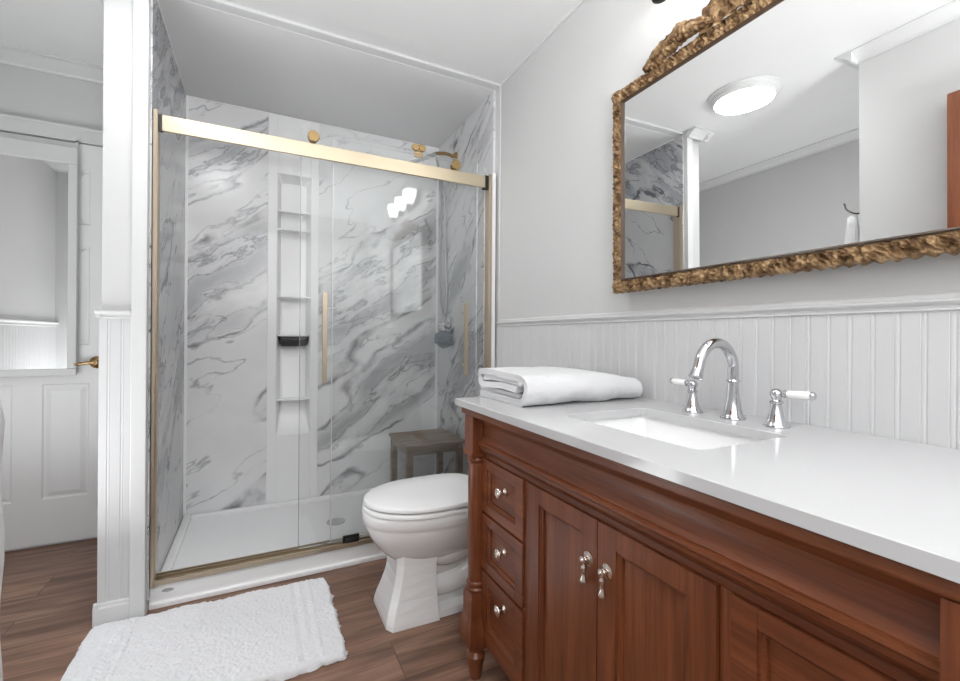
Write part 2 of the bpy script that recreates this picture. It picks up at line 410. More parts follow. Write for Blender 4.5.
box(b, XL2 + 0.006, XL2 + 0.009, YS + 0.05, YK, ZS - 0.008, ZS - 0.002)
box(b, XL2, XR2, YK - 0.009, YK - 0.006, ZS - 0.008, ZS - 0.002)
struct('trim_15', b, 'acrylic')

# recessed caddy column
cad = thing('shower_caddy_column', (0.19, YK, 0.05), 'white recessed caddy column with corner shelves between the marble panels', 'shower shelf')
NX0, NX1, NZ0, NZ1, ND = 0.098, 0.290, 0.50, 2.055, 0.060
b = BM()
yf = YK - 0.012
box(b, CX0, NX0, yf, YK, 0.05, ZS - 0.003); box(b, NX1, CX1, yf, YK, 0.05, ZS - 0.003)
box(b, NX0, NX1, yf, YK, 0.05, NZ0 - 0.04); box(b, NX0, NX1, yf, YK, NZ1, ZS - 0.003)
obj('column_panel', b, 'acrylic', cad, bevel=0.002)
b = BM()
# recess stands out at the back: a tray with rounded inner corners
def rrect(x0, x1, z0, z1, r, y, n=5):
    out = []
    for cx, cz, a0 in ((x1 - r, z1 - r, 0), (x0 + r, z1 - r, 90), (x0 + r, z0 + r, 180), (x1 - r, z0 + r, 270)):
        for k in range(n + 1):
            a = math.radians(a0 + 90 * k / n); out.append(Vector((cx + r * math.cos(a), y, cz + r * math.sin(a))))
    return out
rings = [rrect(NX0 - 0.001, NX1 + 0.001, NZ0 - 0.042, NZ1 + 0.002, 0.008, yf), rrect(NX0 + 0.004, NX1 - 0.004, NZ0 - 0.025, NZ1 - 0.004, 0.012, yf + 0.012),
         rrect(NX0 + 0.022, NX1 - 0.022, NZ0 + 0.095, NZ1 - 0.035, 0.022, YK + ND)]
R = loft(b, rings, cap=False); b.faces.new(R[-1])
obj('recess', b, 'acrylic', cad, smooth=True, auto=50)
for z, th in ((1.823, 0.010), (1.712, 0.010), (1.300, 0.010), (1.064, 0.010), (0.667, 0.012)):
    b = BM()
    prof = [(NX0 + 0.002, YK + 0.045), (NX0 + 0.002, yf + 0.004), (NX0 + 0.02, yf - 0.003), ((NX0 + NX1) / 2, yf - 0.008), (NX1 - 0.02, yf - 0.003), (NX1 - 0.002, yf + 0.004), (NX1 - 0.002, YK + 0.045)]
    loft(b, [[Vector((x, y, z + dz)) for x, y in prof] for dz in (0, th)])
    obj('shelf', b, 'acrylic', cad, bevel=0.002)
# dark smoked soap basket below the fourth shelf
b = BM()
rings = []
for z, ins, dep in ((1.062, 0.010, 0.0), (1.045, 0.010, 0.0), (1.012, 0.016, 0.004), (1.000, 0.030, 0.012)):
    x0, x1 = NX0 + ins, NX1 - ins
    rings.append([Vector((x0, YK + 0.03, z)), Vector((x0, yf + 0.006 + dep, z)), Vector((x0 + 0.02, yf - 0.002 + dep, z)), Vector((x1 - 0.02, yf - 0.002 + dep, z)), Vector((x1, yf + 0.006 + dep, z)), Vector((x1, YK + 0.03, z))])
loft(b, rings); o = obj('soap_tray', b, 'smoke', bevel=0.003)
tag(o, 'dark smoked plastic soap tray hanging under a shelf of the white caddy column', 'soap tray')

# shower pan
pan = thing('shower_pan', (0.4, 2.5, 0), 'white shower base with raised front curb along the plank floor', 'shower pan')
b = BM()
box(b, XL2 + 0.001, XR - 0.003, YS + 0.11, YK - 0.013, 0.0, 0.035)
# inner lip all round
for a in ((XL2 + 0.006, XL2 + 0.045, YS + 0.11, YK - 0.012), (XR2 - 0.045, XR2 - 0.007, YS + 0.11, YK - 0.012)): box(b, *a, 0.0, 0.058)
box(b, XL2 + 0.045, XR2 - 0.045, YK - 0.045, YK - 0.012, 0.0, 0.058)
obj('pan_floor', b, 'acrylic', pan, bevel=0.010, seg=3)
b = BM()
prof = [(0.0, 0.0), (0.0, 0.018), (-0.004, 0.022), (-0.010, 0.022), (-0.012, 0.030), (-0.014, 0.082), (-0.020, 0.090), (-0.120, 0.090), (-0.135, 0.036), (-0.135, 0.0)]
sweep(b, prof, (XL2 + 0.002, YS, 0), (XR - 0.010, YS, 0), (0, -1, 0))
obj('curb', b, 'acrylic', pan, bevel=0.003)
b = BM()
lathe(b, (0, 0, 0), [(0.0, 0.0), (0.020, 0.0), (0.020, 0.0025), (0.016, 0.003), (0.015, 0.0015), (0.0, 0.0015)], 'y', 24)
for v in b.verts: v.co = Vector((-0.315 + v.co.x, YS + 0.013 - v.co.y, 0.060 + v.co.z * 0.33))
obj('maker_badge', b, plain('badge_grey', (0.42, 0.42, 0.42), 0.3), pan)
b = BM(); lathe(b, (0.39, 2.55, 0.033), [(0, 0), (0.05, 0), (0.05, 0.005), (0.045, 0.006), (0, 0.006)], 'z', 28); obj('drain_cover', b, 'chrome', pan)

# fixed frame of the sliding doors
fr = thing('shower_door_frame', (0.37, 2.13, 0.09), 'gold shower door frame with wide flat header bar and slim side posts', 'shower frame')
b = BM(); box(b, -0.343, 1.078, 2.102, 2.116, 1.866, 1.928); obj('header_bar', b, 'champagne', fr, bevel=0.0015)
for x0, x1 in ((-0.3705, -0.355), (1.098, 1.116)):
    b = BM(); box(b, x0, x1, 2.095, 2.150, 0.091, 1.940)
    box(b, x0 + 0.002, x1 - 0.002, 2.088, 2.095, 0.091, 1.940); obj('side_post', b, 'gold', fr, bevel=0.0012)
b = BM(); box(b, XL2 + 0.001, 1.139, 2.096, 2.160, 0.0905, 0.100); box(b, XL2 + 0.001, 1.139, 2.096, 2.106, 0.100, 0.110); box(b, XL2 + 0.001, 1.139, 2.128, 2.133, 0.100, 0.116); box(b, XL2 + 0.001, 1.139, 2.154, 2.160, 0.100, 0.114)
obj('bottom_track', b, 'gold', fr, bevel=0.001)
b = BM(); box(b, -0.355, -0.340, 2.104, 2.114, 1.862, 1.930); box(b, 1.078, 1.098, 2.100, 2.118, 1.858, 1.932); box(b, 1.066, 1.078, 2.101, 2.119, 1.856, 1.866); obj('end_bracket', b, 'black', fr, bevel=0.001)
b = BM(); box(b, 0.365, 0.425, 2.098, 2.127, 0.108, 0.128); box(b, 0.355, 0.430, 2.112, 2.124, 0.106, 0.138); obj('guide_block', b, 'black', fr, bevel=0.002)
b = BM(); box(b, 1.1165, 1.1385, 2.096, 2.150, 0.0905, 1.95); obj('wall_seal', b, 'acrylic', fr)

def roller(door, x, z, y0, y1, r=0.025):
    b = BM()
    lathe(b, (x, y0, z), [(0, 0), (r * 0.9, 0), (r, 0.002), (r, 0.016), (r * 0.92, 0.018), (0.008, 0.018), (0.008, y1 - y0 - 0.004), (r * 0.8, y1 - y0 - 0.004), (r * 0.8, y1 - y0), (0, y1 - y0)], 'y', 28)
    obj('roller', b, 'brass', door, smooth=True)
def handle(door, x, z0, z1, yglass, out):
    b = BM()
    yo = yglass + out * 0.040
    box(b, x - 0.010, x + 0.010, yo - 0.006, yo + 0.006, z0, z1)
    for z in (z0 + 0.05, z1 - 0.05): lathe(b, (x, min(yo, yglass), z), [(0, 0), (0.007, 0), (0.007, 0.040), (0, 0.040)], 'y', 14)
    obj('handle', b, 'gold', door, bevel=0.001)
dB = thing('shower_door', (0.58, 2.121, 0.12), 'front sliding glass shower door, its left edge standing in the middle of the opening', 'shower door', None)
b = BM(); box(b, 0.165, 1.040, 2.1175, 2.1255, 0.118, 1.995); obj('glass_panel', b, 'glass', dB)
b = BM(); box(b, 0.1625, 0.1648, 2.1175, 2.1255, 0.118, 1.995); obj('polished_edge', b, 'edge', dB)
roller(dB, 0.214, 1.958, 2.092, 2.134); roller(dB, 0.908, 1.955, 2.092, 2.134)
handle(dB, 0.264, 0.858, 1.262, 2.1175, -1)
dA = thing('shower_door', (0.7, 2.145, 0.12), 'rear sliding glass shower door, right behind the front one, handle near the right post', 'shower door', None)
b = BM(); box(b, 0.302, 1.096, 2.138, 2.146, 0.118, 1.985); obj('glass_panel', b, 'glass', dA)
b = BM()
for x in (0.700, 0.735): lathe(b, (x, 2.128, 2.020), [(0, 0), (0.016, 0), (0.018, 0.002), (0.018, 0.016), (0.016, 0.018), (0, 0.018)], 'y', 24)
box(b, 0.697, 0.738, 2.137, 2.147, 1.975, 2.006)
obj('roller', b, 'brass', dA, smooth=True)
handle(dA, 0.968, 0.868, 1.245, 2.138, -1)
for z in (0.91, 1.20):
    pass
b = BM(); box(b, 0.302, 0.306, 2.1375, 2.1465, 0.118, 1.985); obj('edge_seal', b, 'acrylic', dA)

# shower arm, hand shower and hose
sh = thing('hand_shower', (1.139, 2.64, 2.25), 'shower head on a gold wall arm with a long hose looping down the marble', 'shower head')
b = BM(); lathe(b, (1.138, 2.64, 2.235), [(0, 0), (0.030, 0), (0.030, -0.006), (0.022, -0.014), (0.012, -0.018), (0.012, -0.03), (0, -0.03)], 'x', 24)
tube(b, bez([(1.12, 2.64, 2.235), (1.07, 2.635, 2.240), (1.02, 2.63, 2.232), (0.98, 2.625, 2.215)], 8), 0.011); obj('arm', b, 'brass', sh, smooth=True)
b = BM(); tube(b, bez([(0.99, 2.626, 2.22), (0.93, 2.62, 2.185), (0.84, 2.60, 2.135), (0.78, 2.59, 2.10)], 8), 0.013)
lathe(b, (0, 0, 0), [(0, 0.03), (0.02, 0.03), (0.055, 0.01), (0.058, 0), (0.0, 0)], 'z', 24)
mt = Matrix.Translation((0.76, 2.585, 2.075)) @ Matrix.Rotation(math.radians(-25), 4, 'Y')
for v in b.verts[-24 * 5:]: v.co = mt @ v.co
obj('shower_head', b, 'chrome', sh, smooth=True)
b = BM()
tube(b, bez([(1.00, 2.626, 2.20), (1.08, 2.76, 2.08), (1.118, 2.85, 1.90), (1.120, 2.86, 1.60), (1.120, 2.84, 1.35), (1.118, 2.80, 1.235), (1.118, 2.765, 1.215), (1.118, 2.735, 1.25), (1.118, 2.745, 1.45), (1.116, 2.765, 1.80), (1.10, 2.74, 2.00), (1.03, 2.66, 2.15)], 14), 0.0085, 10)
obj('hose', b, 'hose', sh, smooth=True)
vl = thing('shower_valve', (1.139, 2.70, 1.15), 'round chrome shower valve with a short lever on the right marble wall', 'shower valve')
b = BM(); lathe(b, (1.139, 2.70, 1.14), [(0, 0), (0.060, 0), (0.060, -0.006), (0.05, -0.012), (0.024, -0.016), (0.022, -0.045), (0, -0.045)], 'x', 28); obj('escutcheon', b, 'chrome', vl, smooth=True)
b = BM(); box(b, 1.070, 1.092, 2.68, 2.78, 1.132, 1.150); obj('lever', b, 'chrome', vl, bevel=0.004)
# loofah
b = BM()
import itertools
bmesh.ops.create_icosphere(b, subdivisions=5, radius=0.052)
for v in b.verts:
    d = v.co.normalized(); n1 = abs(noise.noise(d * 5)) ; n2 = abs(noise.noise(d * 11 + Vector((3, 1, 2))))
    v.co = d * 0.052 * (0.80 + 0.55 * n1 + 0.35 * n2)
bmesh.ops.translate(b, verts=b.verts, vec=(1.080, 2.685, 1.052))
lo = tag(obj('loofah', b, 'loofah', smooth=True, auto=180), 'grey-blue mesh loofah hanging below the shower valve', 'loofah')
b = BM(); tube(b, bez([(1.082, 2.685, 1.10), (1.081, 2.70, 1.13), (1.081, 2.705, 1.16), (1.080, 2.69, 1.152), (1.080, 2.68, 1.105)], 6), 0.0015, 6); obj('cord', b, 'terry', lo)

# shower stool
st = thing('shower_stool', (0.93, 2.59, 0.035), 'weathered grey-brown wooden stool inside the shower, seen above the toilet lid', 'stool')
b = BM()
for k in range(6): box(b, 0.745, 1.112, 2.405 + k * 0.063, 2.405 + k * 0.063 + 0.057, 0.432, 0.450)
obj('slatted_seat', b, 'teak', st, bevel=0.003)
b = BM()
box(b, 0.765, 1.092, 2.425, 2.443, 0.385, 0.432); box(b, 0.765, 1.092, 2.742, 2.760, 0.385, 0.432)
box(b, 0.765, 0.783, 2.443, 2.742, 0.385, 0.432); box(b, 1.074, 1.092, 2.443, 2.742, 0.385, 0.432)
obj('apron', b, 'teak', st, bevel=0.002)
for x in (0.755, 1.066):
    for y in (2.415, 2.734):
        b = BM(); box(b, x, x + 0.036, y, y + 0.036, 0.035, 0.432); obj('leg', b, 'teak', st, bevel=0.003)
for x in (0.767, 1.078):
    b = BM(); box(b, x, x + 0.012, 2.45, 2.735, 0.14, 0.17); obj('stretcher', b, 'teak', st)

# ------------------------------------------------------------------ passage door
DX0, DX1 = -1.365, -0.672
b = BM()
CAS = 0.075
yc0 = YD - 0.020
box(b, DX0 - CAS, DX0 - 0.004, yc0, YD, 0, 2.053 + CAS); box(b, DX1 + 0.004, DX1 + CAS, yc0, YD, 0, 2.053 + CAS)
box(b, DX0 - 0.004, DX1 + 0.004, yc0, YD, 2.053, 2.053 + CAS)
box(b, DX0 - CAS - 0.006, DX1 + CAS + 0.006, yc0 - 0.006, YD, 2.053 + CAS - 0.010, 2.053 + CAS + 0.004)
struct('trim_16', b, 'trim', bevel=0.004)
yd = YD - 0.012          # front face of the door
b = BM()
xs = [DX0 + 0.006, DX0 + 0.110, -1.077, -0.968, -0.785, DX1 - 0.006]
zs = [0.012, 0.237, 0.815, 0.945 + 0.06, 1.50, 1.60, 1.925, 2.046]
zs = [0.012, 0.237, 0.815, 1.012, 1.52, 1.63, 1.915, 2.046]
vx = [(xs[0], xs[1]), (xs[2], xs[3]), (xs[4], xs[5])]
for a, c in vx: box(b, a, c, yd, YD - 0.001, zs[0], zs[7])
for a, c in ((xs[1], xs[2]), (xs[3], xs[4])):
    for z0, z1 in ((zs[0], zs[1]), (zs[2], zs[3]), (zs[4], zs[5]), (zs[6], zs[7])): box(b, a, c, yd, YD - 0.001, z0, z1)
    for z0, z1 in ((zs[1], zs[2]), (zs[3], zs[4]), (zs[5], zs[6])):
        w0 = 0.020
        def rect(i, y): return [Vector((a + i, y, z0 + i)), Vector((c - i, y, z0 + i)), Vector((c - i, y, z1 - i)), Vector((a + i, y, z1 - i))]
        R = loft(b, [rect(0, yd), rect(0.006, yd + 0.008), rect(0.012, yd + 0.008), rect(0.034, yd + 0.001)], cap=False); b.faces.new(R[-1])
dr = struct('door_1', b, 'door', 'white six-panel door at the end of the passage, brass lever by its right edge', 'door')
b = BM()
lathe(b, (-0.752, yd, 0.922), [(0, 0), (0.032, 0), (0.032, -0.006), (0.026, -0.014), (0.014, -0.020), (0.012, -0.045), (0, -0.045)], 'y', 24)
tube(b, bez([(-0.752, yd - 0.042, 0.922), (-0.78, yd - 0.046, 0.922), (-0.80, yd - 0.046, 0.918), (-0.832, yd - 0.044, 0.914)], 6), [0.011] * 3 + [0.0085] * 13 + [0.006] * 3)
obj('door_handle', b, 'brass', dr, smooth=True)

# over-the-door mirror in a white frame
hm = thing('door_mirror', (-1.09, 2.93, 1.43), 'white framed mirror hung on the passage door over its upper panels', 'mirror')
mx0, mx1, mz0, mz1, mf, my = -1.34, -0.826, 0.858, 2.010, 0.036, 2.915
b = BM()
for a in ((mx0, mx1, mz0, mz0 + mf), (mx0, mx1, mz1 - mf * 2.3, mz1)): box(b, a[0], a[1], my, my + 0.022, a[2], a[3])
for a in ((mx0, mx0 + mf), (mx1 - mf, mx1)): box(b, a[0], a[1], my, my + 0.022, mz0 + mf, mz1 - mf * 2.3)
obj('frame', b, 'trim', hm, bevel=0.004)
b = BM(); box(b, mx0 + mf - 0.004, mx1 - mf + 0.004, my + 0.010, my + 0.018, mz0 + mf - 0.004, mz1 - mf * 2.3 + 0.004); obj('mirror_glass', b, 'mirror', hm)
for x in (mx1 - 0.012, mx0 + 0.004):
    b = BM(); box(b, x, x + 0.010, my + 0.016, my + 0.020, mz1 - 0.05, 2.052); box(b, x, x + 0.010, my + 0.016, YD - 0.0125, 2.044, 2.052); obj('hanger', b, 'trim', hm)

# ------------------------------------------------------------------ toilet (faces -x)
TY = 1.685
to = thing('toilet', (0.78, TY, 0), 'white toilet with closed lid on a faceted pedestal, between shower and vanity', 'toilet')
def egg(xf, xb, hw, z, n=48, p=2.0, pb=4.0, tap=0.0):
    """closed outline; front towards -x"""
    xm = xf + (xb - xf) * 0.50; out = []
    for i in range(n):
        a = 2 * PI * i / n; c, s = math.cos(a), math.sin(a)
        q = p if c < 0 else pb
        cc = math.copysign(abs(c) ** (2 / q), c); ss = math.copysign(abs(s) ** (2 / q), s)
        x = xm + cc * ((xm - xf) if c < 0 else (xb - xm))
        y = TY + ss * hw * (1 - tap * max(0, cc))
        out.append(Vector((x, y, z)))
    return out
b = BM()
loft(b, [egg(0.478, 0.88, 0.080, 0.205, p=2.4), egg(0.450, 0.89, 0.108, 0.225, p=2.3), egg(0.412, 0.92, 0.140, 0.262, p=2.2), egg(0.378, 0.95, 0.168, 0.318, p=2.15), egg(0.362, 0.96, 0.180, 0.355, p=2.1),
         egg(0.362, 0.96, 0.180, 0.362, p=2.1), egg(0.354, 0.965, 0.186, 0.368, p=2.1), egg(0.354, 0.965, 0.187, 0.402, p=2.1), egg(0.360, 0.96, 0.182, 0.410, p=2.1)])
obj('bowl', b, 'porcelain', to, smooth=True, auto=60)
b = BM()
loft(b, [egg(0.422, 0.98, 0.122, 0.0, p=5, tap=0.0), egg(0.424, 0.98, 0.120, 0.030, p=5), egg(0.436, 0.98, 0.085, 0.034, p=5)])
def ped(xf, xb, hwf, hwb, z):
    c = 0.018
    return [Vector(p) for p in ((xf, TY - hwf + c * 1.6, z), (xf + c, TY - hwf, z), (xb, TY - hwb, z), (xb, TY + hwb, z), (xf + c, TY + hwf, z), (xf, TY + hwf - c * 1.6, z))]
loft(b, [ped(0.420, 0.618, 0.128, 0.134, 0.0), ped(0.422, 0.617, 0.126, 0.132, 0.018), ped(0.430, 0.615, 0.118, 0.125, 0.05), ped(0.444, 0.613, 0.107, 0.117, 0.09), ped(0.457, 0.612, 0.099, 0.112, 0.13), ped(0.466, 0.612, 0.094, 0.110, 0.17), ped(0.470, 0.612, 0.092, 0.110, 0.21), ped(0.470, 0.618, 0.092, 0.112, 0.262)])
obj('pedestal', b, 'porcelain', to, bevel=0.008, seg=3)
b = BM()
for s in (-1, 1):
    tube(b, bez([(0.60, TY + s * 0.045, 0.24), (0.68, TY + s * 0.060, 0.225), (0.77, TY + s * 0.070, 0.255), (0.84, TY + s * 0.070, 0.285), (0.92, TY + s * 0.060, 0.24), (0.97, TY + s * 0.05, 0.12), (0.99, TY + s * 0.05, 0.02)], 6), 0.055, 20)
    tube(b, bez([(0.60, TY + s * 0.050, 0.10), (0.72, TY + s * 0.060, 0.11), (0.80, TY + s * 0.060, 0.16), (0.84, TY + s * 0.055, 0.23)], 6), 0.048, 20)
box(b, 0.60, 1.0, TY - 0.075, TY + 0.075, 0.0, 0.20); box(b, 0.80, 1.06, TY - 0.11, TY + 0.11, 0.20, 0.40)
obj('trapway', b, 'porcelain', to, smooth=True, auto=60)
def cushion(name, z0, z1, xf, xb, hw, r):
    b = BM()
    loft(b, [egg(xf + r, xb - r, hw - r, z0), egg(xf, xb, hw, z0 + r * 0.25), egg(xf, xb, hw, z1 - r), egg(xf + r * 0.4, xb, hw - r * 0.4, z1 - r * 0.4), egg(xf + r * 1.6, xb - r, hw - r * 1.6, z1), egg(xf + 0.10, xb - 0.1, hw - 0.10, z1 + 0.003)])
    return obj(name, b, 'seat', to, smooth=True, auto=70)
cushion('seat', 0.411, 0.427, 0.356, 0.845, 0.187, 0.006)
cushion('lid', 0.4325, 0.451, 0.360, 0.850, 0.185, 0.007)
for s in (-1, 1):
    b = BM(); lathe(b, (0.855, TY + s * 0.07 - 0.02, 0.445), [(0, 0), (0.014, 0), (0.014, 0.04), (0, 0.04)], 'y', 16)
    obj('hinge', b, 'seat', to, smooth=True)
b = BM()
loft(b, [[Vector((x, y, z)) for x, y in ((0.955 - e, TY - 0.215 - e), (1.130, TY - 0.215 - e), (1.130, TY + 0.215 + e), (0.955 - e, TY + 0.215 + e))] for z, e in ((0.402, -0.02), (0.45, -0.004), (0.70, 0.006))])
obj('tank', b, 'porcelain', to, bevel=0.015, seg=4)
b = BM(); box(b, 0.942, 1.134, TY - 0.228, TY + 0.228, 0.701, 0.728); obj('tank_lid', b, 'porcelain', to, bevel=0.008, seg=3)
b = BM(); lathe(b, (0.949, TY + 0.15, 0.65), [(0, 0), (0.013, 0), (0.013, -0.010), (0, -0.010)], 'x', 16); box(b, 0.930, 0.940, TY + 0.08, TY + 0.16, 0.643, 0.657); obj('flush_lever', b, 'chrome', to, bevel=0.002)

# ------------------------------------------------------------------ bath rug
b = BM()
nx, ny = 300, 200
RX0, RX1, RY0, RY1 = -0.535, 0.272, 1.500, 2.035
grid = []
for j in range(ny + 1):
    row = []
    for i in range(nx + 1):
        u, v = i / nx, j / ny
        x = RX0 + (RX1 - RX0) * u; y = RY0 + (RY1 - RY0) * v
        # slightly crooked and rounded outline
        x += 0.012 * (v - 0.5) * (1 if u > 0.5 else -1) * 0 + 0.006 * noise.noise(Vector((u * 3, v * 9, 1)))
        y += 0.010 * noise.noise(Vector((u * 7, v * 2, 5))) + (u - 0.5) * -0.018
        e = min(u * (RX1 - RX0), (1 - u) * (RX1 - RX0), v * (RY1 - RY0), (1 - v) * (RY1 - RY0))
        if e < 1e-6:
            q = noise.noise(Vector((x * 60, y * 60, 0))) * 0.010 + noise.noise(Vector((x * 160, y * 160, 7))) * 0.005
            x += q; y += q * 0.8
        cx = max(0, abs(u - 0.5) * (RX1 - RX0) - ((RX1 - RX0) / 2 - 0.05)); cy = max(0, abs(v - 0.5) * (RY1 - RY0) - ((RY1 - RY0) / 2 - 0.05))
        if cx > 0 and cy > 0:                                  # round the corners a little
            m_ = max(cx, cy); l_ = math.hypot(cx, cy); k = 1 + (m_ / l_ - 1) * 0.55
            x = x - math.copysign(cx * (1 - k), u - 0.5); y = y - math.copysign(cy * (1 - k), v - 0.5)
        h = 0.020 * min(1, (e / 0.010)) ** 0.5 if e > 0 else 0
        z = 0.003 + h
        xx, yy = x - RX0, y - RY0
        W = RX1 - RX0
        band = min(abs(xx - 0.100), abs(xx - (W - 0.115)))
        if band < 0.042 and e > 0.02:                          # raised chevron tufts near both ends
            t = xx * 55; s_ = yy * 50
            tri = abs(((s_ + abs((t % 2) - 1) * 1.0) % 1.0) - 0.5) * 2
            z += 0.010 * (tri - 0.5) + 0.003
        z += 0.0035 * noise.noise(Vector((x * 95, y * 95, 2))) * (1 if e > 0 else 0) + 0.0025 * noise.noise(Vector((x * 30, y * 30, 9)))
        if xx < 0.05 and yy > (RY1 - RY0) - 0.12: z += 0.0
        row.append(b.verts.new((x, y, max(z, 0.002))))
    grid.append(row)
for j in range(ny):
    for i in range(nx): b.faces.new((grid[j][i], grid[j][i + 1], grid[j + 1][i + 1], grid[j + 1][i]))
o = obj('bath_rug', b, 'rug', smooth=True, auto=180)
tag(o, 'white tufted bath rug with chevron bands lying before the shower curb', 'rug')

# ------------------------------------------------------------------ vanity
VY0, VY1 = 0.125, 1.275             # right and left outer corner of the case
VF = 0.628                          # face frame plane
van = thing('vanity_cabinet', (0.88, 0.70, 0), 'reddish mahogany vanity cabinet with turned corner legs under the white countertop', 'vanity')
def leg(x, y):
    b = BM()
    def sq(z, r, c=0.004): return [Vector((x + a * r, y + d * r, z)) for a, d in ((-1, -1), (1, -1), (1, 1), (-1, 1))]
    loft(b, [sq(0.715, 0.029), sq(0.822, 0.029)])                      # top block
    loft(b, [sq(0.700, 0.034), sq(0.706, 0.034), sq(0.716, 0.029)])
    lathe(b, (x, y, 0), [(0.022, 0.275), (0.030, 0.279), (0.031, 0.285), (0.027, 0.291), (0.027, 0.294), (0.031, 0.299), (0.030, 0.305), (0.026, 0.309), (0.0255, 0.33), (0.0275, 0.45), (0.0275, 0.62),
                         (0.026, 0.672), (0.025, 0.676), (0.031, 0.682), (0.032, 0.689), (0.029, 0.694), (0.026, 0.700)], 'z', 28)
    loft(b, [sq(0.196, 0.030), sq(0.262, 0.030), sq(0.276, 0.024)])
    loft(b, [sq(0.100, 0.030), sq(0.118, 0.037), sq(0.180, 0.037), sq(0.198, 0.030)])
    lathe(b, (x, y, 0), [(0.016, 0.0), (0.018, 0.006), (0.029, 0.068), (0.030, 0.074), (0.024, 0.081), (0.020, 0.086), (0.021, 0.092), (0.027, 0.097), (0.027, 0.102)], 'z', 28)
    return b
for x, y in ((0.617, 1.248), (0.617, 0.152), (1.100, 1.240), (1.100, 0.160)):
    obj('leg', leg(x, y), 'wood_z', van, smooth=True, auto=30)
b = BM()
box(b, 0.645, 1.130, VY1 - 0.045, VY1 - 0.025, 0.115, 0.82); box(b, 0.645, 1.130, VY0 + 0.025, VY0 + 0.045, 0.115, 0.82)
box(b, 1.110, 1.130, VY0 + 0.045, VY1 - 0.045, 0.115, 0.82); box(b, 0.645, 1.110, VY0 + 0.045, VY1 - 0.045, 0.115, 0.135)
obj('case', b, 'wood_z', van)
# face frame
FZ0, FZ1 = 0.118, 0.715
ys = [VY0 + 0.04, 0.167, 0.413, 0.437, 0.963, 0.987, 1.233, VY1 - 0.04]
for a, c in ((1.236, 1.249), (0.151, 0.164), (0.964, 0.984), (0.416, 0.436)):
    b = BM(); box(b, VF + 0.001, VF + 0.020, a, c, FZ0, 0.6945); obj('stile', b, 'wood_z', van, bevel=0.0015)
b = BM(); box(b, VF + 0.001, VF + 0.020, 0.164, 1.236, FZ0, 0.143); box(b, VF + 0.001, VF + 0.020, 0.164, 1.236, 0.695, FZ1)
for a_, c_ in ((0.164, 0.416), (0.984, 1.236)):
    box(b, VF + 0.004, VF + 0.020, a_, c_, 0.524, 0.532); box(b, VF + 0.004, VF + 0.020, a_, c_, 0.347, 0.355)
obj('rail', b, 'wood_y', van, bevel=0.0015)
# frieze: cove, ogee and bead running between and over the legs
b = BM()
prof = [(-0.035, 0.846), (0.036, 0.846), (0.037, 0.838), (0.034, 0.824), (0.030, 0.820), (0.016, 0.817), (0.010, 0.812), (0.002, 0.798), (0.001, 0.785), (0.003, 0.770), (0.007, 0.758), (0.013, 0.750), (0.013, 0.746), (-0.035, 0.746)]
sweep(b, prof, (VF, 0.176, 0), (VF, 1.224, 0), (-1, 0, 0))
obj('frieze', b, 'wood_y', van, smooth=True, auto=25)
b = BM()
prof = [(-0.03, 0.718), (0.004, 0.712), (0.010, 0.716), (0.018, 0.728), (0.019, 0.736), (0.023, 0.740), (0.023, 0.745), (0.018, 0.748), (-0.03, 0.748)]
sweep(b, prof, (VF, 0.176, 0), (VF, 1.224, 0), (-1, 0, 0))
obj('bead_moulding', b, 'wood_y', van, smooth=True, auto=25)
b = BM()
box(b, 0.588, 0.650, VY0 - 0.033, VY1 + 0.033, 0.822, 0.8475); box(b, 1.075, 1.135, VY0 - 0.033, VY1 + 0.033, 0.822, 0.8475)
box(b, 0.650, 1.075, VY0 - 0.033, VY0 + 0.05, 0.822, 0.8475); box(b, 0.650, 1.075, VY1 - 0.05, VY1 + 0.033, 0.822, 0.8475)
obj('top_moulding', b, 'wood_y', van, bevel=0.005, seg=3)
def framed_panel(y0, y1, z0, z1, sw, rw, xf, th=0.018, rec=0.012):
    """stiles and rails with a bevelled inner edge; the recessed field is made apart"""
    b = BM()
    g = 0.0006
    for a, c, d_, e_ in ((y0, y0 + sw, z0, z1), (y1 - sw, y1, z0, z1), (y0 + sw + g, y1 - sw - g, z0, z0 + rw), (y0 + sw + g, y1 - sw - g, z1 - rw, z1)):
        v = box(b, xf, xf + th, a, c, d_, e_)
        for k in (0, 3, 4, 7): v[k].co.x += 0
        # tiny chamfer so that every joint draws a line
        fr_ = [f for f in b.faces if f.is_valid and all(q in v for q in f.verts) and abs(sum(q.co.x for q in f.verts) / 4 - xf) < 1e-6]
        res = bmesh.ops.inset_region(b, faces=fr_, thickness=0.0013, depth=0.0)
        for f in fr_:
            for q in f.verts: q.co.x -= 0.0013
    def rect(i, j, x): return [Vector((x, y0 + i, z0 + j)), Vector((x, y1 - i, z0 + j)), Vector((x, y1 - i, z1 - j)), Vector((x, y0 + i, z1 - j))]
    loft(b, [rect(sw, rw, xf + 0.002), rect(sw + 0.003, rw + 0.003, xf + 0.002), rect(sw + 0.005, rw + 0.005, xf + 0.005), rect(sw + 0.009, rw + 0.009, xf + 0.006), rect(sw + 0.010, rw + 0.010, xf + rec)], cap=False)
    # joints between stiles and rails read as fine grooves
    f = BM(); box(f, xf + rec - 0.001, xf + th - 0.002, y0 + sw + 0.001, y1 - sw - 0.001, z0 + rw + 0.001, z1 - rw - 0.001)
    return b, f
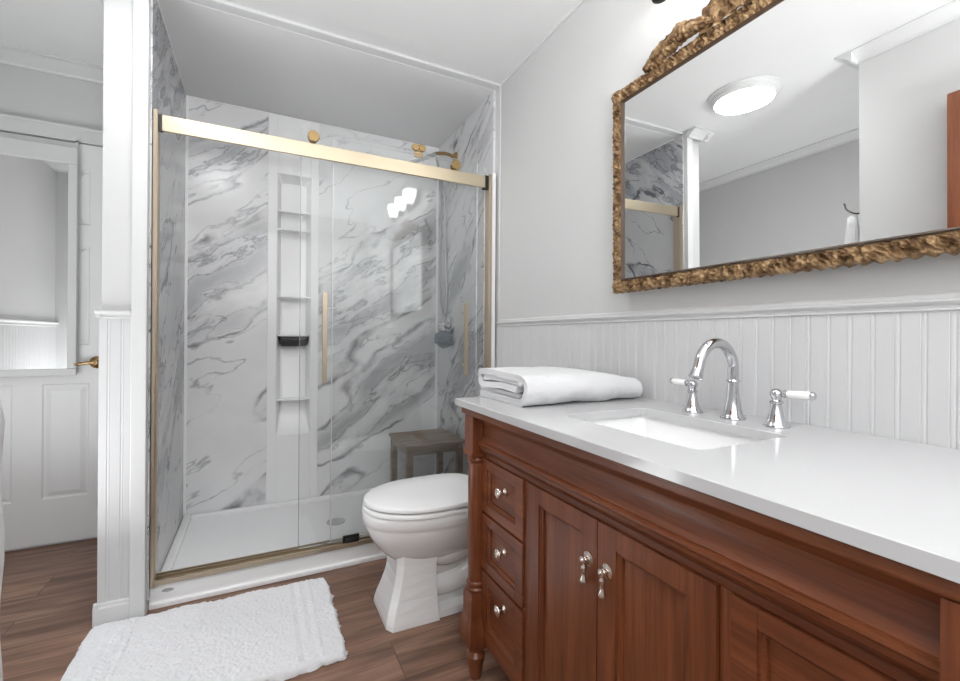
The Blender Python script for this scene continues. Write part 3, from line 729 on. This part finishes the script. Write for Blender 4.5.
def knob(parent, y, z, xf):
    b = BM()
    lathe(b, (xf, y, z), [(0, 0), (0.011, 0), (0.011, -0.002), (0.006, -0.005), (0.0055, -0.013), (0.008, -0.016), (0.0130, -0.020), (0.0145, -0.0235), (0.0130, -0.027), (0.006, -0.0295), (0, -0.030)], 'x', 20)
    bmesh.ops.translate(b, verts=b.verts, vec=(-xf, -y, -z)); bmesh.ops.scale(b, verts=b.verts, vec=(1.0, 1.12, 1.12)); bmesh.ops.translate(b, verts=b.verts, vec=(xf, y, z))
    obj('knob', b, 'nickel', parent, smooth=True, auto=60)
for y0, y1 in ((0.986, 1.228), (0.172, 0.414)):
    for z0, z1 in ((0.532, 0.694), (0.356, 0.524), (0.145, 0.347)):
        f, fld = framed_panel(y0, y1, z0, z1, 0.038, 0.028 if z1 > 0.4 else 0.034, VF - 0.004)
        d = obj('drawer', f, 'wood_y', van, smooth=True, auto=15)
        obj('field', fld, 'wood_y', d)
        knob(d, (y0 + y1) / 2 - 0.01, (z0 + z1) / 2 + (0.012 if z0 > 0.2 else 0.045), VF + 0.005)
for y0, y1, py in ((0.7015, 0.962, 0.728), (0.438, 0.6985, 0.672)):
    f, fld = framed_panel(y0, y1, 0.145, 0.694, 0.050, 0.040, VF - 0.004)
    d = obj('door', f, 'wood_z', van, smooth=True, auto=15)
    obj('panel', fld, 'wood_z', d)
    b = BM()
    xf = VF - 0.004
    lathe(b, (xf, py, 0.604), [(0, 0), (0.015, 0), (0.015, -0.002), (0.011, -0.004), (0.006, -0.006), (0.0055, -0.011), (0.0085, -0.013), (0.0085, -0.018), (0.004, -0.020), (0, -0.020)], 'x', 22)
    lathe(b, (xf - 0.013, py, 0.604), [(0, -0.052), (0.005, -0.051), (0.0085, -0.046), (0.0085, -0.042), (0.0055, -0.034), (0.0038, -0.022), (0.0060, -0.018), (0.0060, -0.014), (0.0038, -0.010), (0.0038, 0.0), (0, 0.002)], 'z', 16)
    obj('pull', b, 'nickel', d, smooth=True, auto=60)

# countertop with the sink cut-out
CZ0, CZ1 = 0.8476, 0.869
CXF, CXB, CY0, CY1 = 0.573, XR - 0.0085, 0.075, 1.325
HX0, HX1, HY0, HY1 = 0.705, 0.985, 0.530, 0.925
b = BM()
def rr2(x0, x1, y0, y1, r, z, n=6):
    out = []
    for cx, cy, a0 in ((x1 - r, y1 - r, 0), (x0 + r, y1 - r, 90), (x0 + r, y0 + r, 180), (x1 - r, y0 + r, 270)):
        for k in range(n + 1):
            a = math.radians(a0 + 90 * k / n); out.append(Vector((cx + r * math.cos(a), cy + r * math.sin(a), z)))
    return out
n6 = 6
outer = rr2(CXF, CXB, CY0, CY1, 0.004, CZ1 - 0.002, n6); inner = rr2(HX0, HX1, HY0, HY1, 0.022, CZ1, n6)
ring = [rr2(CXF, CXB, CY0, CY1, 0.004, CZ0, n6), outer, rr2(CXF + 0.002, CXB - 0.002, CY0 + 0.002, CY1 - 0.002, 0.003, CZ1, n6), rr2(HX0 - 0.0015, HX1 + 0.0015, HY0 - 0.0015, HY1 + 0.0015, 0.0235, CZ1, n6), rr2(HX0, HX1, HY0, HY1, 0.022, CZ1 - 0.0015, n6), rr2(HX0, HX1, HY0, HY1, 0.022, CZ0, n6), rr2(CXF, CXB, CY0, CY1, 0.004, CZ0, n6)]
loft(b, ring, cap=False); bmesh.ops.remove_doubles(b, verts=b.verts, dist=1e-5)
o = obj('countertop', b, 'quartz', smooth=True, auto=25); tag(o, 'white quartz countertop with a rectangular sink opening on the mahogany vanity', 'countertop')
sk = thing('sink_basin', (0.845, 0.7275, 0.70), 'white rectangular undermount sink basin below the countertop opening', 'sink')
b = BM()
loft(b, [rr2(HX0 - 0.022, HX1 + 0.022, HY0 - 0.022, HY1 + 0.022, 0.05, CZ0 - 0.0005), rr2(HX0 - 0.010, HX1 + 0.010, HY0 - 0.010, HY1 + 0.010, 0.040, CZ0 - 0.0005), rr2(HX0 - 0.010, HX1 + 0.010, HY0 - 0.010, HY1 + 0.010, 0.040, CZ0 - 0.010), rr2(HX0 + 0.028, HX1 - 0.022, HY0 + 0.035, HY1 - 0.035, 0.035, CZ0 - 0.115),
         rr2(HX0 + 0.05, HX1 - 0.045, HY0 + 0.06, HY1 - 0.06, 0.03, CZ0 - 0.130), rr2(HX0 + 0.09, HX1 - 0.09, HY0 + 0.15, HY1 - 0.15, 0.02, CZ0 - 0.134)], cap=False)
b.verts.ensure_lookup_table(); b.faces.new(b.verts[-28:])
# under-side shell
loft(b, [rr2(HX0 - 0.022, HX1 + 0.022, HY0 - 0.022, HY1 + 0.022, 0.05, CZ0 - 0.0005), rr2(HX0 - 0.012, HX1 + 0.012, HY0 - 0.012, HY1 + 0.012, 0.04, CZ0 - 0.014), rr2(HX0 + 0.02, HX1 - 0.012, HY0 + 0.025, HY1 - 0.025, 0.04, CZ0 - 0.125), rr2(HX0 + 0.05, HX1 - 0.045, HY0 + 0.06, HY1 - 0.06, 0.03, CZ0 - 0.145)], cap=False)
b.verts.ensure_lookup_table(); b.faces.new(b.verts[-28:])
obj('basin', b, 'porcelain', sk, smooth=True, auto=50)
b = BM(); lathe(b, (0.845, 0.7275, CZ0 - 0.1338), [(0, 0), (0.022, 0), (0.022, 0.002), (0.016, 0.003), (0.014, 0.001), (0, 0.001)], 'z', 24); obj('drain', b, 'chrome', sk, smooth=True)

# faucet
fa = thing('faucet', (1.062, 0.705, CZ1), 'chrome gooseneck faucet spout with flared base behind the sink', 'faucet')
b = BM()
lathe(b, (1.062, 0.705, CZ1), [(0, 0), (0.0285, 0), (0.029, 0.003), (0.026, 0.007), (0.0225, 0.012), (0.0195, 0.024), (0.0160, 0.046), (0.0135, 0.072), (0.0125, 0.088), (0.0125, 0.090), (0.0155, 0.092), (0.0155, 0.096), (0.0125, 0.099), (0.0115, 0.101), (0, 0.101)], 'z', 32)
obj('base', b, 'chrome', fa, smooth=True, auto=50)
b = BM()
pts = [(1.062, 0.705, CZ1 + 0.099), (1.062, 0.705, CZ1 + 0.113), (1.062, 0.705, CZ1 + 0.125)]
rc = 0.064
for k in range(1, 17):
    a = math.radians(180 * k / 16 * 0.93); pts.append((1.062 - rc + rc * math.cos(a), 0.705, CZ1 + 0.125 + rc * math.sin(a)))
lx = pts[-1]; pts += [(lx[0] - 0.004, 0.705, lx[2] - 0.012), (lx[0] - 0.0085, 0.705, lx[2] - 0.022)]
tube(b, pts, [0.0125] * (len(pts) - 2) + [0.0125, 0.0130], 24)
p0 = Vector(pts[-1]); d_ = (Vector(pts[-1]) - Vector(pts[-2])).normalized()
tube(b, [p0 - d_ * 0.016, p0 - d_ * 0.012, p0 - d_ * 0.011, p0 + d_ * 0.006, p0 + d_ * 0.010, p0 + d_ * 0.0105], [0.0117, 0.0125, 0.0125, 0.0150, 0.0172, 0.011], 24)
obj('spout', b, 'chrome', fa, smooth=True, auto=60)
def tap(y, ang, label):
    t = thing('tap', (1.055, y, CZ1), label, 'tap', 'porcelain lever taps')
    b = BM()
    lathe(b, (1.055, y, CZ1), [(0, 0), (0.0255, 0), (0.026, 0.003), (0.023, 0.007), (0.019, 0.014), (0.0145, 0.028), (0.0115, 0.044), (0.0105, 0.052), (0.0135, 0.054), (0.0135, 0.059), (0.0095, 0.062), (0.0105, 0.066), (0.0135, 0.072), (0.0135, 0.079), (0.009, 0.085), (0.004, 0.087), (0, 0.0875)], 'z', 28)
    obj('base', b, 'chrome', t, smooth=True, auto=50)
    d = Vector((math.cos(ang), math.sin(ang), 0.03)); d *= 0.84; c = Vector((1.055, y, CZ1 + 0.076))
    b = BM()
    tube(b, [c + d * 0.010, c + d * 0.018, c + d * 0.0185, c + d * 0.023, c + d * 0.0235, c + d * 0.027], [0.006, 0.006, 0.009, 0.009, 0.0065, 0.0065], 18)
    obj('lever_collar', b, 'chrome', t, smooth=True, auto=60); b = BM()
    tube(b, [c + d * 0.078, c + d * 0.079, c + d * 0.083, c + d * 0.088, c + d * 0.091], [0.0065, 0.0088, 0.0092, 0.0075, 0.002], 18)
    obj('lever_tip', b, 'chrome', t, smooth=True, auto=60)
    b = BM(); tube(b, [c + d * 0.025, c + d * 0.030, c + d * 0.055, c + d * 0.074, c + d * 0.079], [0.0068, 0.0085, 0.0094, 0.0090, 0.0075], 18)
    obj('lever', b, 'porcelain', t, smooth=True, auto=60)
tap(0.597, math.radians(-90 + 8), 'chrome tap with white porcelain lever, right of the gooseneck spout')
tap(0.815, math.radians(90 - 4), 'chrome tap with white porcelain lever, between spout and folded towel')

# folded bath towel
def sheet_outline(path, th):
    P = [Vector((0, a, c)) for a, c in path]; L_, R_ = [], []
    for i, p in enumerate(P):
        t = (P[min(i + 1, len(P) - 1)] - P[max(i - 1, 0)]).normalized(); nrm = Vector((0, -t.z, t.y))
        L_.append(p + nrm * th / 2); R_.append(p - nrm * th / 2)
    return L_ + R_[::-1]
def arc(cy, cz, r, a0, a1, n=8): return [(cy + r * math.cos(math.radians(a0 + (a1 - a0) * k / n)), cz + r * math.sin(math.radians(a0 + (a1 - a0) * k / n))) for k in range(n + 1)]
tw = thing('folded_towel', (0.90, 1.21, CZ1), 'thick white folded bath towel lying on the far end of the countertop', 'towel')
z0 = CZ1 + 0.0115
YA, YBk = 1.045, 1.345   # near and far sides
outer = [(YBk - 0.01, z0), (1.25, z0 - 0.0005), (1.15, z0), (YA + 0.045, z0)] + arc(YA + 0.0455, z0 + 0.040, 0.040, -90, -180, 8)[1:] + arc(YA + 0.0455, z0 + 0.040, 0.040, 180, 90, 8)[1:] + [(1.15, z0 + 0.083), (1.25, z0 + 0.085)] + arc(YBk - 0.026, z0 + 0.060, 0.024, 90, -80, 10) + [(1.27, z0 + 0.040), (1.18, z0 + 0.044), (YA + 0.060, z0 + 0.040)]
inner = [(YA + 0.062, z0 + 0.019), (1.16, z0 + 0.0185), (1.26, z0 + 0.0185)] + arc(YBk - 0.014, z0 + 0.027, 0.0085, -90, 90, 6) + [(1.27, z0 + 0.0335)]
top2 = [(YA + 0.034, z0 + 0.060), (YA + 0.06, z0 + 0.064), (1.16, z0 + 0.064), (1.27, z0 + 0.063), (1.315, z0 + 0.060)]
def extr(name, path, th, x0, x1, n=150, seed=0):
    ol = sheet_outline(path, th); rings = []
    cz = sum(p.z for p in ol) / len(ol)
    for k in range(n + 1):
        u = k / n; x = x0 + (x1 - x0) * u
        e = min(u, 1 - u) * (x1 - x0); sh_ = 1 - 0.10 * max(0, 1 - e / 0.03) ** 2
        ring = []
        for p in ol:
            y, z = p.y, p.z
            droop = 0.89 - 0.25 * max(0, (u - 0.50) / 0.50) ** 2
            z = CZ1 + (z - CZ1) * (droop)
            q = noise.noise(Vector((x * 11 + seed, y * 11, z * 16))) * 0.0065 + noise.noise(Vector((x * 40 + seed, y * 40, z * 40))) * 0.0018 + noise.noise(Vector((x * 220 + seed, y * 220, z * 220))) * 0.0009
            xx = x + (noise.noise(Vector((0, y * 14 + seed, z * 22))) * 0.010 * (1 - min(1, e / 0.05)))
            ring.append(Vector((xx, y + q, max(z + q * 0.8, CZ1 + 0.0006))))
        rings.append(ring)
    b = BM(); R = loft(b, rings, cap=False); m_ = len(R[0])
    for q in (R[0], R[-1]):
        for i in range(m_ // 2 - 1): b.faces.new((q[i], q[i + 1], q[m_ - 2 - i], q[m_ - 1 - i]))
    return obj(name, b, 'terry', tw, smooth=True, auto=70)
extr('outer_layer', outer, 0.021, 0.670, 1.112)
extr('lower_fold', inner, 0.0145, 0.678, 1.100, seed=4)
extr('upper_fold', top2, 0.018, 0.676, 1.100, seed=8)

# ------------------------------------------------------------------ gilt wall mirror (local coordinates about its centre)
mir = thing('gilt_mirror', (1.082, 0.70, 1.55), 'large mirror in a carved antique gold frame on the wall over the vanity', 'mirror')
MH, MW = (1.222 - 1.55, 1.905 - 1.55), 0.462
MY = (-MW, MW); MZ = (1.222 - 1.55, 1.908 - 1.55)
def T(b):   # bring local shapes into world so that obj() can subtract the root again
    bmesh.ops.translate(b, verts=b.verts, vec=mir.location); return b
fwid = 0.047
b = BM()
def corner_pts(i):  # ring at inset i
    return [(MY[0] + i, MZ[0] + i * 0.88), (MY[1] - i, MZ[0] + i * 0.88), (MY[1] - i, MZ[1] - i), (MY[0] + i, MZ[1] - i)]
def relief(s, t, side):
    """leafy scroll carving: s along the side in metres, t across 0..1"""
    c = math.sin(PI * t)
    ph = s / 0.052
    k = math.floor(ph); f = ph - k
    sgn = 1 if k % 2 == 0 else -1
    # a scroll per cell: spiral ridges around alternating centres
    dx, dy = (f - 0.5) * 1.15, (t - 0.5 - 0.14 * sgn) * 1.0
    r = math.hypot(dx, dy); a = math.atan2(dy, dx) * sgn
    spiral = 1 - abs(math.sin(a + r * 9.5)) ** 0.7
    leaf = 1 - abs(math.sin(0.5 * ((s + 0.014 * sgn * (t - .5)) * 2 * PI / 0.0145 + 5 * abs(t - 0.5) * sgn))) ** 0.7
    n_ = noise.noise(Vector((s * 55, t * 4.0, side * 9)))
    h = 0.15 + 1.0 * spiral * max(0, 1 - r * 0.8) + 0.6 * leaf * min(1, r * 1.3) + 0.35 * n_
    return c ** 0.55 * h
NA = 15
sides = []
depth0 = 0.016
for sd in range(4):
    c0, c1 = [], []
    L_ = (MY[1] - MY[0]) if sd % 2 == 0 else (MZ[1] - MZ[0])
    ns = int(L_ / 0.0032)
    rows = []
    for j in range(NA + 1):
        t = j / NA; i_ = t * fwid
        P = corner_pts(i_); A, B_ = P[sd], P[(sd + 1) % 4]
        row = []
        for k in range(ns + 1):
            u = k / ns; y = A[0] + (B_[0] - A[0]) * u; z = A[1] + (B_[1] - A[1]) * u
            s = u * L_
            edge = min(u, 1 - u) * L_
            h = relief(s, t, sd)
            if j in (0, NA): h = 0
            if edge < 0.05: # corner rosette boss
                cyy, czz = (MY[0] if y < 0 else MY[1]), (MZ[0] if z < 0 else MZ[1])
                rr_ = math.hypot(abs(y - cyy) - 0.024, abs(z - czz) - 0.022)
                an = math.atan2(abs(z - czz) - 0.022, abs(y - cyy) - 0.024)
                if rr_ < 0.026 and j not in (0, NA): h = max(h * 0.5, (1 - (rr_ / 0.026) ** 2) * (1.15 + 0.3 * math.cos(an * 6)))
                if k in (0, ns): h = max(h, 0.4) if j not in (0, NA) else 0
            x = 0.014 - depth0 * (0.40 if 0 < j < NA else 0) - 0.017 * h
            # lumpy outer silhouette
            if j == 0:
                o_ = 0.0035 * math.sin(s * 2 * PI / 0.026) + 0.002 * noise.noise(Vector((s * 90, sd, 0)))
                if sd == 0: z -= o_
                elif sd == 1: y += o_
                elif sd == 2: z += o_
                else: y -= o_
            row.append(b.verts.new((x, y, z)))
        rows.append(row)
    for r0, r1 in zip(rows, rows[1:]):
        for k in range(ns): b.faces.new((r0[k], r0[k + 1], r1[k + 1], r1[k]))
    # outer and inner return to the wall
    for r0, xb in ((rows[0], 0.066), (rows[-1], 0.014)):
        kk = 0.96 if r0 is rows[0] else 1.0; rb = [b.verts.new((xb, v.co.y * (kk * 0.5 + 0.5), (MZ[0] + MZ[1]) / 2 + (v.co.z - (MZ[0] + MZ[1]) / 2) * kk)) for v in r0]
        for k in range(ns): b.faces.new((r0[k], r0[k + 1], rb[k + 1], rb[k]))
bmesh.ops.remove_doubles(b, verts=b.verts, dist=0.0004)
obj('carved_frame', T(b), 'gilt', mir, smooth=True, auto=80)
b = BM()
for sd in range(4):   # dark rebate strip by the glass
    P, Q = corner_pts(fwid - 0.001), corner_pts(fwid + 0.0045)
    A, B_, C_, D_ = P[sd], P[(sd + 1) % 4], Q[(sd + 1) % 4], Q[sd]
    f0 = [b.verts.new((-0.002 if q < 2 else 0.006, p[0], p[1])) for q, p in enumerate((A, B_, C_, D_))]
    f1 = [b.verts.new((0.013, p[0], p[1])) for p in (A, B_, C_, D_)]
    b.faces.new(f0); b.faces.new(f1[::-1])
    for k in range(4): b.faces.new((f0[k], f0[(k + 1) % 4], f1[(k + 1) % 4], f1[k]))
obj('rebate', T(b), plain('dark_bole', (0.06, 0.032, 0.015), 0.5), mir)
b = BM(); P = corner_pts(fwid - 0.008); box(b, 0.008, 0.012, P[0][0], P[1][0], P[0][1], P[2][1]); obj('mirror_glass', T(b), 'mirror', mir)
b = BM(); P = corner_pts(0.016); box(b, 0.0125, 0.066, P[0][0], P[1][0], P[0][1], P[2][1]); obj('backing', T(b), plain('backing_board', (0.10, 0.07, 0.045), 0.8), mir)
# crest: two leafy scrolls rising to a cartouche
for s in (-1, 1):
    b = BM()
    path = bez([(0, s * 0.310, MZ[1] - 0.004), (0, s * 0.270, MZ[1] + 0.005), (0, s * 0.220, MZ[1] + 0.019), (0, s * 0.175, MZ[1] + 0.028), (0, s * 0.135, MZ[1] + 0.022), (0, s * 0.10, MZ[1] + 0.014), (0, s * 0.07, MZ[1] + 0.005)], 16)
    rad = []
    for i in range(len(path)):
        u = i / (len(path) - 1)
        rad.append(0.006 + 0.015 * math.sin(PI * min(1, u * 1.15 + 0.02)) ** 0.7 * (1 + 0.16 * math.sin(i * 1.35)))
    path = [Vector((-0.004, p.y, p.z)) for p in path]
    tube(b, path, [max(0.004, r * 0.95) for r in rad], 14)
    for i in range(4, len(path) - 6, 4):    # overlapping leaflets along the scroll
        p = path[i]; t = (path[i + 1] - path[i - 1]).normalized(); u_ = Vector((0, -t.z, t.y)) * (1 if s * t.y < 0 else 1)
        if u_.z < 0: u_ = -u_
        for q, sc in ((0.9, 1.0), (0.0, 1.1)):
            c = p + u_ * rad[i] * q + Vector((-rad[i] * (0.9 if q == 0 else 0.3), 0, 0))
            bb = bmesh.ops.create_icosphere(b, subdivisions=2, radius=rad[i] * 0.55)
            R3 = Matrix((( 1, 0, 0), (0, t.y, u_.y), (0, t.z, u_.z)))
            for v in bb['verts']:
                l = v.co.copy(); l.y *= 1.35; v.co = R3 @ l + c
    b.normal_update()
    for v in b.verts:
        q = noise.noise(v.co * 70) * 0.0075 + noise.noise(v.co * 150 + Vector((5, 2, 1))) * 0.003
        v.co = v.co + v.normal * q
    obj('crest_scroll', T(b), 'gilt', mir, smooth=True, auto=80)
b = BM()
NU, NV = 72, 20
gridc = []
for i in range(NU + 1):
    a = PI * i / NU
    ro = 0.150 * (1 + 0.05 * math.cos(a * 14)) ; row = []
    for j in range(NV + 1):
        t = j / NV
        rx, rz = ro * 0.80 * t, ro * t
        y = rx * math.cos(a); z = MZ[1] - 0.014 + rz * math.sin(a) * 0.95
        h = (0.5 + 0.5 * math.cos(t * 20 + math.cos(a * 7) * 1.2)) * 0.5 + 0.3 * math.cos(a * 14) * t + 0.4 * noise.noise(Vector((y * 60, z * 60, 3)))
        x = 0.004 - 0.018 * h * (1 if t < 0.98 else 0) - 0.010 * (1 - t)
        row.append(b.verts.new((x, y, z)))
    gridc.append(row)
for i in range(NU):
    for j in range(NV): b.faces.new((gridc[i][j], gridc[i + 1][j], gridc[i + 1][j + 1], gridc[i][j + 1]))
back = [[b.verts.new((0.030, r[-1].co.y, r[-1].co.z)) for r in gridc]]
for i in range(NU): b.faces.new((gridc[i][-1], gridc[i + 1][-1], back[0][i + 1], back[0][i]))
bmesh.ops.remove_doubles(b, verts=b.verts, dist=1e-5)
obj('crest_cartouche', T(b), 'gilt', mir, smooth=True, auto=80)
mir.rotation_euler = (0, math.radians(-0.6), math.radians(-0.4))

# ------------------------------------------------------------------ lights as objects
vl2 = thing('vanity_light', (1.155, 0.70, 2.17), 'wall lamp with dark arms and frosted glass shades above the gilt mirror', 'lamp')
b = BM(); box(b, 1.135, XR - 0.001, 0.55, 0.85, 2.14, 2.26); obj('wall_plate', b, 'hook', vl2, bevel=0.006)
b = BM(); tube(b, [(1.115, 0.42, 2.20), (1.115, 0.98, 2.20)], 0.009); lathe(b, (1.115, 0.70, 2.20), [(0, 0), (0.012, 0), (0.012, 0.022), (0, 0.022)], 'x', 14); obj('bar', b, 'hook', vl2, smooth=True)
for y in (0.925, 0.70, 0.475):
    b = BM()
    tube(b, bez([(1.115, y, 2.20), (1.085, y, 2.17), (1.055, y, 2.12), (1.045, y, 2.085)], 6), 0.006, 10)
    lathe(b, (1.045, y, 2.058), [(0, 0), (0.010, 0), (0.022, 0.006), (0.026, 0.020), (0.030, 0.040), (0, 0.040)], 'z', 24); a_ = obj('arm', b, 'hook', vl2, smooth=True)
    b = BM()
    pr = [(0.028, 0.0), (0.034, 0.02), (0.044, 0.05), (0.050, 0.085), (0.054, 0.105), (0.052, 0.105), (0.047, 0.085), (0.041, 0.05), (0.031, 0.022), (0.024, 0.004)]
    lathe(b, (1.045, y, 2.100), pr, 'z', 32)
    obj('shade', b, 'shade_on', vl2, smooth=True)
for lx_, ly_, lab_ in ((-0.285, 1.60, 'round flush ceiling light glowing white, reflected in the gilt mirror'), (0.02, -0.45, 'added fill light shaped like a round flush ceiling light, unseen behind the camera')):  # the second one is an added fill light, never in view
  cl = thing('ceiling_light', (lx_, ly_, ZC), lab_, 'ceiling light')
  b = BM(); lathe(b, (lx_, ly_, ZC - 0.0005), [(0, 0), (0.185, 0), (0.185, -0.006), (0.172, -0.012), (0.168, -0.028), (0.152, -0.040), (0, -0.036)], 'z', 48); obj('housing', b, 'trim', cl, smooth=True)
  b = BM(); lathe(b, (lx_, ly_, ZC - 0.038), [(0, 0), (0.148, 0), (0.147, -0.006), (0.10, -0.012), (0, -0.014)], 'z', 48); obj('diffuser', b, 'lamp_on', cl, smooth=True)

# ------------------------------------------------------------------ robe on a hook, wood cabinet on the near left wall
hk = thing('wall_hook', (-0.50, YN, 1.72), 'thin dark curved wall hook above the white robe, seen in the gilt mirror', 'hook')
b = BM(); tube(b, bez([(-0.475, YN + 0.001, 1.66), (-0.475, YN + 0.035, 1.665), (-0.490, YN + 0.075, 1.695), (-0.52, YN + 0.10, 1.735)], 8), 0.004, 8)
lathe(b, (-0.475, YN, 1.66), [(0, 0), (0.014, 0), (0.012, 0.006), (0, 0.006)], 'y', 14)
obj('hook_arm', b, 'hook', hk, smooth=True)
b = BM()
rings = []
for k in range(41):
    u = k / 40; z = 1.655 - u * 1.60
    wdt = 0.028 + 0.085 * min(1, u * 4) ** 0.7 + 0.045 * u
    dp = 0.020 + 0.026 * min(1, u * 4) + 0.010 * u
    cx = -0.475 - 0.045 * min(1, u * 4) - 0.035 * u
    ring = []
    for i in range(72):
        a = 2 * PI * i / 72
        fold = 1 + (0.20 * math.sin(a * 9 + u * 2.5) + 0.10 * math.sin(a * 17 + 1 + u * 4)) * min(1, u * 6)
        x = cx + wdt * math.cos(a) * (1 + 0.05 * math.sin(u * 14)); y = YN + 0.052 + dp * math.sin(a) * fold
        lim = -0.490 + 0.028 * min(1, max(0, (1.02 - z) / 0.12)) + 0.004 * math.sin(z * 22)
        if x > lim: x = lim + (x - lim) * 0.2
        ring.append(Vector((x, max(YN + 0.004, y), z + 0.006 * math.sin(a * 5))))
    rings.append(ring)
loft(b, rings)
o = obj('hanging_robe', b, 'terry', smooth=True, auto=180); tag(o, 'white cloth robe hanging in folds from the wall hook at the left edge', 'robe')
wc = thing('wall_cabinet', (XN, 0.55, 1.45), 'reddish wooden wall cabinet on the opposite wall, seen only in the gilt mirror', 'cabinet')
b = BM(); box(b, XN + 0.001, XN + 0.062, 0.15, 0.795, 1.40, 2.06); obj('case', b, 'wood_z', wc, bevel=0.003)
f, fld = framed_panel(0.155, 0.79, 1.41, 2.05, 0.06, 0.06, 0.0)
for q in (f, fld):
    for v in q.verts: v.co.x = XN + 0.080 - v.co.x
d = obj('door', f, 'wood_z', wc, smooth=True, auto=15); obj('panel', fld, 'wood_z', d)
